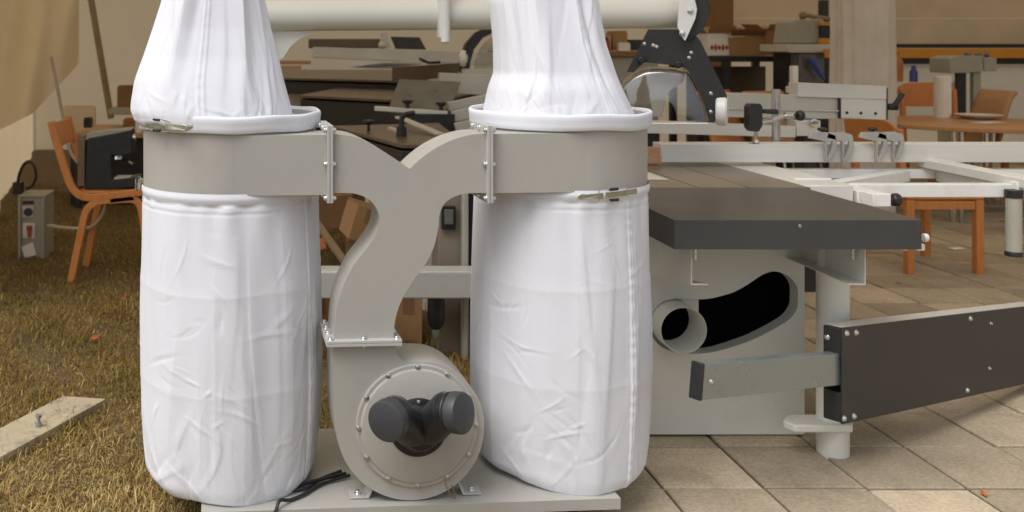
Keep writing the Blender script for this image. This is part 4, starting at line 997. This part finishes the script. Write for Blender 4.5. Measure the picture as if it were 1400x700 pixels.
mc = thing('bench_machine', 'black C-framed tabletop machine standing on the orange chair', 'machine', (P(155, 0, Ym).x, Ym, mzb))
b = MB(); ob = [(116, 265), (120, 190), (178, 178), (181, 208), (176, 212), (152, 212), (152, 246), (189, 242), (190, 256), (150, 262)]
bot = P(0, 262, Ym).z
b.prism([Vector((P(x, y, Ym).x, Ym, max(P(x, y, Ym).z, mzb))) for x, y in ob], (0, .16, 0)); b.build('body', M['black'], mc, world=True, bevel=.01, seg=3)
b = MB(); b.prism([P(116, 192, Ym + .005), P(120, 181, Ym + .005), P(178, 176, Ym + .005), P(178.5, 178.5, Ym + .005), P(122, 189, Ym + .005)], (0, .15, 0)); b.build('top_tray', M['elec'], mc, world=True, bevel=.003)
b = MB(); b.cyl(P(160, 213, Ym + .06), P(160, 217, Ym + .06), .03, .034, 20); b.tube([P(166, 217, Ym + .06), P(176, 221, Ym + .02), P(182, 224, Ym)], .009, 8); b.cyl(P(182, 188, Ym + .05), P(186, 188, Ym + .05), .02, seg=14); b.build('spout', M['chrome'], mc, world=True)
b = MB(); b.pbox(156, 243, 186, 249, Ym + .012, .12); b.build('drip_tray', M['alud'], mc, world=True, bevel=.002)
b = MB(); b.pbox(106, 185, 116, 255, Ym + .06, .10); b.build('side_bracket', M['pole'], mc, world=True, bevel=.004)
eb = thing('power_box', 'grey electric distribution box with sockets standing on the grass by the canvas', 'electric box', (P(42, 0, 6.2).x, 6.25, 0))
b = MB(); b.prism([P(20, 262, 6.2), P(62, 275, 6.1), P(62, 352, 6.1), P(22, 350, 6.2)], (0, .001, 0)); b.bm.free()
xa, xb = P(25, 0, 6.12).x, P(61, 0, 6.12).x; zt = P(0, 270, 6.12).z
b = MB(); b.span((xa, 6.13, 0), (xb, 6.36, zt)); b.m(1).span((xa - .004, 6.12, zt - .0), (xb + .004, 6.37, zt + .012)); b.m(0)
b.span((xa, 6.11, 0), (xa + .018, 6.129, zt - .002)); b.span((xb - .018, 6.11, 0), (xb, 6.129, zt - .002))
b.build('case', [M['elec'], M['elec']], eb, world=True, bevel=.004)
b = MB(); b.pbox(30, 281, 46, 297, 6.125, .004); b.build('switch_panel', M['alud'], eb, world=True)
b = MB(); b.cyl(P(38.5, 290, 6.11), P(38.5, 290, 6.122), .026, seg=20); b.pbox(31, 275, 46, 279, 6.122, .008); b.pbox(32, 288.5, 38, 291.5, 6.105, .02); b.build('switch', M['black'], eb, world=True)
b = MB(); b.pbox(31, 305, 48, 326, 6.122, .006); b.build('socket_plate', M['whitep'], eb, world=True, bevel=.002)
b = MB(); b.pbox(36, 309, 43, 316, 6.105, .016); b.pbox(37, 316.5, 42, 325, 6.10, .02); b.build('plug', M['red'], eb, world=True, bevel=.003)
b = MB(); b.prism([P(29, 338, 6.118), P(45, 331, 6.118), P(50, 348, 6.118), P(34, 353, 6.118)], (0, .003, 0)); b.build('paper_tag', M['paper'], eb, world=True)
b = MB(); b.pbox(17, 250, 28, 266, 6.2, .08); b.tube(smooth_path([P(24, 255, 6.22), P(26, 240, 6.22), P(32, 226, 6.22), P(40, 221, 6.22), P(47, 228, 6.22), P(49, 242, 6.22), P(44, 254, 6.22), P(36, 258, 6.22)]), .010, 8); b.build('cable_loop', M['black'], eb, world=True)
b = MB(); b.tube(smooth_path([P(70, 78, 6.2), P(78, 118, 6.25), P(88, 170, 6.3), P(96, 206, 6.3), P(106, 222, 6.3)]), .011, 8); tag(b.build('thin_cane', M['cable']), 'thin pale cane leaning up behind the orange chair', 'cane')
b = MB(); b.tube(smooth_path([P(141, 262, 5.95), P(142, 285, 5.9), P(136, 300, 5.85), P(122, 311, 5.85), P(95, 312, 5.9), P(66, 308, 6.1)]), .010, 8); tag(b.build('beige_cable', M['cable']), 'pale cable hanging under the orange chair and over the grass', 'cable')

# far left work table with clutter
lt = thing('work_table', 'cluttered low work table against the back canvas on the left', 'table', (P(155, 0, 8.0).x, 8.4, 0))
zt = P(0, 182, 8.0).z
b = MB(); b.span((P(100, 0, 8).x, 8.0, zt - .04), (P(270, 0, 8).x, 8.9, zt)); b.build('table_top', M['plyc'], lt, world=True, bevel=.004)
for x in (104, 262):
    for y in (8.05, 8.8):
        b = MB(); q = P(x, 0, 8); b.span((q.x - .02, y - .02, 0), (q.x + .03, y + .03, zt - .041)); b.build('leg', M['blackp'], lt, world=True)
bk = thing('backing_board', 'black panel standing under the work table behind the chair', 'board', (P(150, 0, 8.3).x, 8.3, 0))
b = MB(); b.span((P(100, 0, 8.3).x, 8.2, .0), (P(260, 0, 8.3).x, 8.24, zt - .06)); b.build('panel', M['black'], bk, world=True)
def crate(name, label, cat, x0, y0, x1, y1, Y, d, m, sub=None):
    a = P(x0, y1, Y); b_ = P(x1, y0, Y)
    t = thing(name, label, cat, ((a.x + b_.x) / 2, Y + d / 2, a.z)); w = b_.x - a.x; h = b_.z - a.z
    b = MB(); b.span((-w / 2, -d / 2, 0), (w / 2, d / 2, h)); b.build('body', M[m], t, bevel=.006)
    b = MB(); b.span((-w / 2 * .9, -d / 2 * .9, h + .0005), (w / 2 * .9, d / 2 * .9, h + .012)); b.build('lid', M[sub or m], t, bevel=.003)
    return t
crate('wooden_box', 'dark wooden box on a grey board by the leaning pole', 'box', 160, 119, 182, 149, 8.6, .2, 'cardd')
crate('base_board', 'pale grey board under the dark wooden box', 'board', 148, 149.5, 205, 157, 8.5, .3, 'elec')
crate('black_case', 'small black case at the left end of the cluttered work table', 'case', 114, 163, 124, 175, 8.1, .1, 'black')
crate('tool_case', 'low black tool case with a yellow lid on the work table', 'case', 168, 164, 196, 175, 8.15, .15, 'cardd', 'amber')
crate('brown_board', 'brown hardboard sheet leaning on the canvas beside the pole', 'board', 86, 146, 130, 182, 8.9, .04, 'wall')

# ------------------------------------------------------------------ right background
rd = thing('round_table', 'round wooden table with chrome legs set with plate and paper roll', 'table', (5.36, 7.75, 0))
b = MB(); b.lathe([(0, .70), (.72, .70), (.735, .705), (.735, .727), (.73, .73), (0, .73)], (0, 0, 0), (0, 0, 1), 72); b.build('table_top', M['ply'], rd)
for x, y in ((-.42, -.42), (.42, -.42), (-.42, .42), (.42, .42)):
    for dx, r_ in ((0, .022), (.06, .018)):
        b = MB(); b.cyl((x + dx, y, 0), (x + dx, y, .7), r_, seg=14); b.build('leg', M['chrome'], rd)
b = MB(); q = P(1288.5, 160, 8.25); q.z = .7305; b.lathe([(0, 0), (.064, 0), (.064, .345), (.058, .35), (.022, .35), (.02, .33), (0, .33)], q, (0, 0, 1), 40)
tag(b.build('paper_roll', M['paper'], smooth=40), 'tall white paper roll standing on the round table', 'paper roll')
b = MB(); q = P(1338, 157, 8.1); q.z = .7305; b.lathe([(0, 0), (.10, 0), (.165, .03), (.17, .036), (.16, .034), (.10, .012), (0, .012)], q, (0, 0, 1), 40)
tag(b.build('plate', M['whitep'], smooth=40), 'pale plate lying on the round table', 'plate')
b = MB(); q = P(1350, 165, 7.7); q.z = .7315; b.box(q, (.25, .12, .002), Matrix.Rotation(.3, 3, 'Z')); tag(b.build('paper_sheet', M['paper'], smooth=0), 'loose paper sheet on the round table in front of the plate', 'paper')
def wood_chair(label, loc, rz, htop=.90):
    t = thing('wooden_chair', label, 'chair', loc, rz, 'orange wooden chairs around the round table')
    # faces +x; back at x = 0
    for x, y in ((.0, -.235), (.0, .235), (.40, -.235), (.40, .235)):
        b = MB(); h = .44
        b.span((x - .022, y - .022, 0), (x + .022, y + .022, h)); b.build('leg', M['orange'], t, bevel=.005)
    b = MB()
    for y in (-.235, .235): b.span((.0225, y - .012, .385), (.3775, y + .012, .435))
    for x in (0, .4): b.span((x - .012, -.2125, .385), (x + .012, .2125, .435))
    b.build('seat_rail', M['orange'], t, bevel=.003)
    b = MB(); b.span((-.02, -.25, .4405), (.43, .25, .462)); b.build('seat', M['orange'], t, bevel=.012, seg=3)
    b = MB()
    b.bm.free()
    for y in (-.235, .235):
        b = MB(); b.bar((-.03, y, .463), (-.06, y, htop - .06), .04, .04); b.build('back_post', M['orange'], t, bevel=.006)
    n = 15; outer = []
    V = []
    for i in range(n):
        y = -.26 + .52 * i / (n - 1); cv = -.03 * (1 - (y / .26) ** 2); e = (abs(y) / .26) ** 4
        V.append((cv, y, htop - .22 - .0 * e + .02 * e, htop - .05 * e))
    b = MB()
    f0 = [b.bm.verts.new((-.075 + c - .01 - .0, y, z1)) for c, y, z0, z1 in V]; f1 = [b.bm.verts.new((-.055 + c - .01, y, z0)) for c, y, z0, z1 in V]
    g0 = [b.bm.verts.new((-.090 + c - .01, y, z1)) for c, y, z0, z1 in V]; g1 = [b.bm.verts.new((-.070 + c - .01, y, z0)) for c, y, z0, z1 in V]
    for i in range(n - 1):
        for aa, bb in ((f0, f1), (g1, g0), (g0, f0), (f1, g1)): b._f([aa[i], aa[i + 1], bb[i + 1], bb[i]])
    for i in (0, n - 1): b._f([f0[i], f1[i], g1[i], g0[i]])
    b.build('backrest', M['orange'], t, smooth=60, bevel=.004)
    return t
wood_chair('nearest orange wooden chair, facing right, just behind the crosscut frame', (3.565, 5.905, 0), 0, .91)
wood_chair('orange wooden chair behind the round table beside the paper roll', (5.78, 8.86, 0), R(-90), 1.0)
wood_chair('orange wooden chair at the right edge beyond the round table', (6.35, 7.95, 0), R(180), .93)
def shell_chair(label, loc, rz, m='plyc'):
    t = thing('shell_chair', label, 'chair', loc, rz)
    pf = [(-.02, .95), (.03, .88), (.07, .75), (.10, .62), (.13, .53), (.18, .47), (.25, .455), (.36, .46), (.46, .455), (.49, .44)]
    pts_ = smooth_path([Vector((x, 0, z)) for x, z in pf], 4)
    V = np.array([[(p.x, y, p.z) for y in np.linspace(-.2, .2, 9)] for p in pts_])
    o = grid_mesh('shell', V, M[m], t, closed=False); sd = o.modifiers.new('thickness', 'SOLIDIFY'); sd.thickness = .03; sd.offset = 0
    for x, y in ((.15, -.17), (.15, .17), (.42, -.17), (.42, .17)):
        b = MB(); b.cyl((x, y, .44), (x + (.06 if x > .3 else -.06), y * 1.1, 0), .011, seg=10); b.build('leg', M['chrome'], t)
    return t
shell_chair('curved plywood shell chair seen from the side right of the paper roll', (P(1369, 0, 8.3).x, 8.35, 0), R(180))
shell_chair('curved plywood chair standing behind the far fence beside the curtain post', (P(1052, 0, 8.0).x, 8.1, 0), R(-75))
shell_chair('curved plywood chair half hidden behind the blade guard', (P(984, 0, 8.2).x, 8.3, 0), R(-60), 'orange')

# rack with orange beam and boards along the back wall
rk = thing('storage_rack', 'long storage rack with orange front beam along the back wall', 'rack', (P(1310, 0, 11).x, 11.3, 0))
b = MB(); b.pbox(1120, 66, 1620, 79.5, 11.0, .06); b.build('beam', M['rack'], rk, world=True, bevel=.006)
b = MB(); b.pbox(1120, 60, 1620, 65.6, 11.02, .7); b.pbox(1120, 80, 1620, 88, 11.05, .6); b.build('shelf', M['black'], rk, world=True)
b = MB()
b.bm.free()
for x in (1125, 1450, 1615):
    b = MB(); b.span(P(x, 0, 11.1), Vector((P(x + 8, 0, 11.1).x, 11.2, 0))); b.build('upright', M['blackp'], rk, world=True)
b = MB(); b.pbox(1120, 89, 1620, 116, 11.1, .05); b.pbox(1120, 117, 1620, 165, 11.06, .05); b.build('white_panel', M['whitep'], rk, world=True, bevel=.004)
pw = thing('partition_board', 'pale beige wall boards above the orange rack', 'board', (P(1310, 0, 11.9).x, 11.9, 0))
b = MB(); b.pbox(1005, -80, 1700, 24.4, 12.0, .05); b.build('upper_board', M['wall'], pw, world=True, bevel=.004)
b = MB(); b.pbox(1005, 25.4, 1700, 64, 11.98, .05); b.build('lower_board', M['wall'], pw, world=True, bevel=.004)
b = MB(); q = P(1226, 112, 9.6); b.lathe([(0, 0), (.052, 0), (.055, .02), (.055, .17), (.05, .21), (.02, .25), (.018, .28), (.022, .29), (0, .29)], q, (0, 0, 1), 24)
tag(b.build('amber_bottle', M['amber']), 'orange bottle on the white shelf beside the curtain post', 'bottle')
b = MB(); q = P(1249, 112, 9.6); b.lathe([(0, 0), (.036, 0), (.036, .10), (.02, .125), (.02, .16), (0, .16)], q, (0, 0, 1), 24)
tag(b.build('dark_bottle', M['blue']), 'small dark bottle right of the orange bottle', 'bottle')
sh = thing('low_shelf', 'low white shelf carrying the bottles behind the far orange chair', 'shelf', (P(1265, 0, 9.6).x, 9.65, 0))
b = MB(); b.pbox(1215, 112.3, 1312, 119, 9.5, .3); b.build('board', M['whitep'], sh, world=True, bevel=.004)
b = MB()
for x in (1218, 1300): b.span(P(x, 119.5, 9.55), Vector((P(x + 5, 0, 9.55).x, 9.75, 0)))
b.build('support', M['alud'], sh, world=True)
bm_ = thing('bench_grinder_stand', 'grey machine head on two legs with blue and green fittings on top', 'machine', (P(1330, 0, 9.2).x, 9.3, 0))
b = MB(); b.prism([P(x, y, 9.2) for x, y in ((1299, 100), (1299, 80), (1310, 76), (1343, 76), (1345, 98), (1320, 100))], (0, .3, 0)); b.pbox(1345.3, 79, 1363, 97, 9.22, .22); b.build('head', M['elec'], bm_, world=True, bevel=.01)
b = MB(); a_ = P(1310, 100, 9.25); b.span(a_, Vector((P(1321, 0, 9.25).x, 9.3, 0))); b.build('leg', M['black'], bm_, world=True)
b = MB(); a_ = P(1331, 98, 9.25); b.span(a_, Vector((P(1341, 0, 9.25).x, 9.3, 0))); b.build('leg', M['elec'], bm_, world=True)
b = MB()
for i, x in enumerate((1321, 1326, 1335, 1340, 1349)): b.m(i % 2).ball(P(x, 75 + (i % 3) * .8, 9.3), .022)
b.build('fitting', [M['blue'], M['green']], bm_, world=True)

# tables with goods at the back, right of the centre
bt = thing('goods_table', 'dark framed table loaded with cartons under the tent curtain', 'table', (P(1010, 0, 8.9).x, 9.2, 0))
zt = P(0, 77, 8.9).z; xa, xb = P(955, 0, 8.9).x, P(1085, 0, 8.9).x
b = MB(); b.span((xa, 8.9, zt - .05), (xb, 9.6, zt)); b.build('table_top', M['black'], bt, world=True, bevel=.005)
for x, y in ((xa + .02, 8.93), (xb - .6, 8.93), (xb - .04, 8.93), (xa + .02, 9.55), (xb - .04, 9.55)):
    b = MB(); b.span((x - .03, y - .03, 0), (x + .03, y + .03, zt - .051)); b.build('leg', M['blackp'], bt, world=True)
b = MB(); b.span((xa + .06, 9.3, .2), (xb - .06, 9.33, zt - .1)); b.build('back_panel', M['dktable'], bt, world=True)
def sag_box(name, label, x0, y0, x1, y1, Y, d, m, seed):
    g = random.Random(seed); a = P(x0, y1, Y); b_ = P(x1, y0, Y); w = b_.x - a.x; h = b_.z - a.z
    t = thing(name, label, 'box', ((a.x + b_.x) / 2, Y + d / 2, a.z), g.uniform(-.2, .2))
    b = MB(); j = lambda s_: g.uniform(-s_, s_)
    lo = [(-w / 2, -d / 2), (w / 2, -d / 2), (w / 2, d / 2), (-w / 2, d / 2)]
    v0 = [b.bm.verts.new((x, y, 0)) for x, y in lo]; v1 = [b.bm.verts.new((x * (1 + j(.12)), y * (1 + j(.12)), h * (.75 + j(.12)))) for x, y in lo]
    b._f(v0[::-1])
    for k in range(4): b._f([v0[k], v0[(k + 1) % 4], v1[(k + 1) % 4], v1[k]])
    b._f(v1); b.build('carton_body', M[m], t, bevel=.003)
    b = MB()
    for k in range(4):
        p0, p1 = v_ = lo[k], lo[(k + 1) % 4]
        z = h * .76; o = Vector(((p0[0] + p1[0]) / 2, (p0[1] + p1[1]) / 2, 0)).normalized() * (.05 + abs(j(.04)))
        b.prism([Vector((*p0, z)), Vector((*p1, z)), Vector((*p1, z + h * .25)) + o, Vector((*p0, z + h * .25 + j(.02))) + o], o.normalized() * -.004)
    b.build('flap', M['card'], t); return t
sag_box('open_carton', 'open crumpled brown carton at the middle of the goods table', 1003, 40, 1048, 76, 9.05, .3, 'card', 1)
sag_box('open_carton', 'torn light brown carton at the right end of the goods table', 1046, 34, 1078, 76, 9.0, .3, 'card', 5)
pc_ = sag_box('printed_carton', 'red and white printed carton on the goods table by the guard', 968, 36, 1004, 76, 9.1, .3, 'paper', 9)
b = MB(); 
b.box((0, -.1535, .075), (.20, .001, .012))
for k in range(6): b.box((-.085 + .034 * k, -.1540, .075), (.018, .001, .04 + .02 * (k % 2)))
b.build('red_print', M['red'], pc_)
wp = thing('wood_panel', 'tall brown wooden panel standing behind the printed carton', 'panel', (P(975, 0, 11.2).x, 11.3, 0))
b = MB(); b.pbox(958, -90, 1003, 70, 11.2, .06); b.build('board', M['cardd'], wp, world=True, bevel=.004)
b = MB(); b.span(P(960, 70, 11.22), Vector((P(1000, 0, 11.22).x, 11.26, 0))); b.build('foot', M['cardd'], wp, world=True)
gm = thing('grey_machine', 'grey rounded machine with orange and black motor beside the curtain post', 'machine', (P(1110, 0, 8.4).x, 8.5, 0))
b = MB(); b.prism([P(x, y, 8.4) for x, y in ((1079, 60), (1083, 28), (1124, 25), (1136, 36), (1137, 60))], (0, .3, 0)); b.build('housing', M['elec'], gm, world=True, bevel=.02, seg=3)
b = MB(); b.pbox(1121, 30, 1137, 35, 8.36, .2); b.m(1).pbox(1122, 35.2, 1137, 52, 8.37, .2); b.m(0).pbox(1121, 52.2, 1137, 60, 8.36, .2); b.build('motor', [M['rack'], M['black']], gm, world=True, bevel=.004)
b = MB(); b.tube([P(1096, 27, 8.5), P(1098, 20, 8.5), P(1118, 24, 8.5), P(1135, 26, 8.5)], .02, 10); b.ball(P(1098, 21, 8.5), .035); b.build('handle', M['pole'], gm, world=True)
b = MB(); b.pbox(1077, 60.5, 1140, 71, 8.3, .5); b.build('table_plate', M['alud'], gm, world=True, bevel=.006)
b = MB(); b.pbox(1093, 73, 1127, 113, 8.35, .3); b.build('front_panel', M['steel'], gm, world=True, bevel=.006)
b = MB(); b.span(P(1080, 72, 8.5), Vector((P(1140, 0, 8.5).x, 8.8, 0))); b.build('stand', M['blackp'], gm, world=True)
b = MB(); b.tube([P(1110, 80, 8.3), P(1116, 92, 8.28), P(1126, 108, 8.28)], [.03, .028, .015], 10); tag(b.build('blue_brush', M['blue']), 'blue handled brush hanging on the grey machine', 'brush')
b = MB(); b.pbox(1128, 67, 1140, 79, 8.28, .015); b.build('orange_tag', M['rack'], gm, world=True)
# white object beside the goods table
wb = thing('white_bracket', 'small pale bracket standing behind the far fence', 'bracket', P(1087, 128, 6.4)); 
b = MB(); b.pbox(1084, 90, 1092, 118, 6.4, .05); b.pbox(1082, 118.3, 1094, 128, 6.4, .08); b.build('body', M['cream'], wb, world=True, bevel=.006)
# table behind the guard with small machines
gt = thing('tool_table', 'brown table with small tools behind the transparent guard', 'table', (P(845, 0, 8.8).x, 9.1, 0))
zt = P(0, 67, 8.8).z - .02
b = MB(); b.span((P(690, 0, 8.8).x, 8.8, zt - .05), (P(905, 0, 8.8).x, 9.6, zt)); b.build('table_top', M['cardd'], gt, world=True, bevel=.005)
b = MB(); b.span((P(700, 0, 8.85).x, 8.85, 0), (P(900, 0, 8.85).x, 8.9, zt - .051)); b.build('front_panel', M['elec'], gt, world=True, bevel=.004)
for i, (x0, y0, x1, y1, m, lab) in enumerate(((822, 50, 836, 67, 'plyc', 'small light wood block on the tool table next to the bag'), (838, 44, 858, 67, 'card', 'upright tan box on the tool table left of the guard'), (860, 56, 880, 67, 'blackp', 'low black tool case on the tool table'))):
    crate('tool_box', lab, 'box', x0, y0, x1, y1 + 2, 8.9, .2, m)
# paving debris under the chairs
for px, py, lab, m in ((1308, 343, 'pale scrap of paper on the dark paving under the table', 'paper'), (1310, 358, 'small brown scrap on the dark paving under the table', 'plyc')):
    q = P(px, py, GY(py)); q.z = .016; b = MB(); b.box(q, (.10, .05, .004), Matrix.Rotation(.3, 3, 'Z')); tag(b.build('paper_scrap', M[m], smooth=0), lab, 'scrap')

# small clutter on the far tables
def tin(label, px, py, Y, r, h, m, cap='black'):
    t = thing('tin_can', label, 'can', P(px, py, Y))
    b = MB(); b.lathe([(0, 0), (r, 0), (r, h), (r * .93, h + .004), (0, h + .004)], (0, 0, 0), (0, 0, 1), 20); b.build('can_body', M[m], t)
    b = MB(); b.lathe([(0, h + .0045), (r * .5, h + .0045), (r * .5, h + .03), (0, h + .03)], (0, 0, 0), (0, 0, 1), 16); b.build('cap', M[cap], t)
zt_g = 67 + .02 * F / 8.8
tin('white tin can with black cap on the tool table behind the guard', 886, zt_g, 9.0, .035, .10, 'whitep')
tin('orange tin can with black cap at the far end of the tool table', 897, zt_g, 9.0, .03, .13, 'rack')
tin('small red tin can beside the bag on the tool table', 829, zt_g - .2, 8.85, .03, .09, 'red')
crate('white_case', 'flat white case lying in front of the tan box on the tool table', 'case', 846, 60, 862, zt_g, 8.82, .06, 'whitep')
crate('toolbox', 'dark blue toolbox under the overhead tube at the back', 'toolbox', 700, 58, 790, 69, 9.0, .2, 'blue', 'black')
tin('pale tin can with black cap on the left work table', 190, 181, 8.05, .03, .08, 'cream')
# timber offcuts stacked on the farthest machine
for i, (x0, x1, y0, y1, m, lab) in enumerate(((372, 425, 83, 88, 'plyc', 'pale timber offcut lying on the farthest machine beside the bag'), (374, 412, 90, 95, 'blockw', 'reddish timber offcut in front of the pale one on the farthest machine'))):
    b = MB(); b.pbox(x0, y0, x1, y1, 8.3 - .2 * i, .1); tag(b.build('timber_offcut', M[m], bevel=.002), lab, 'offcut')
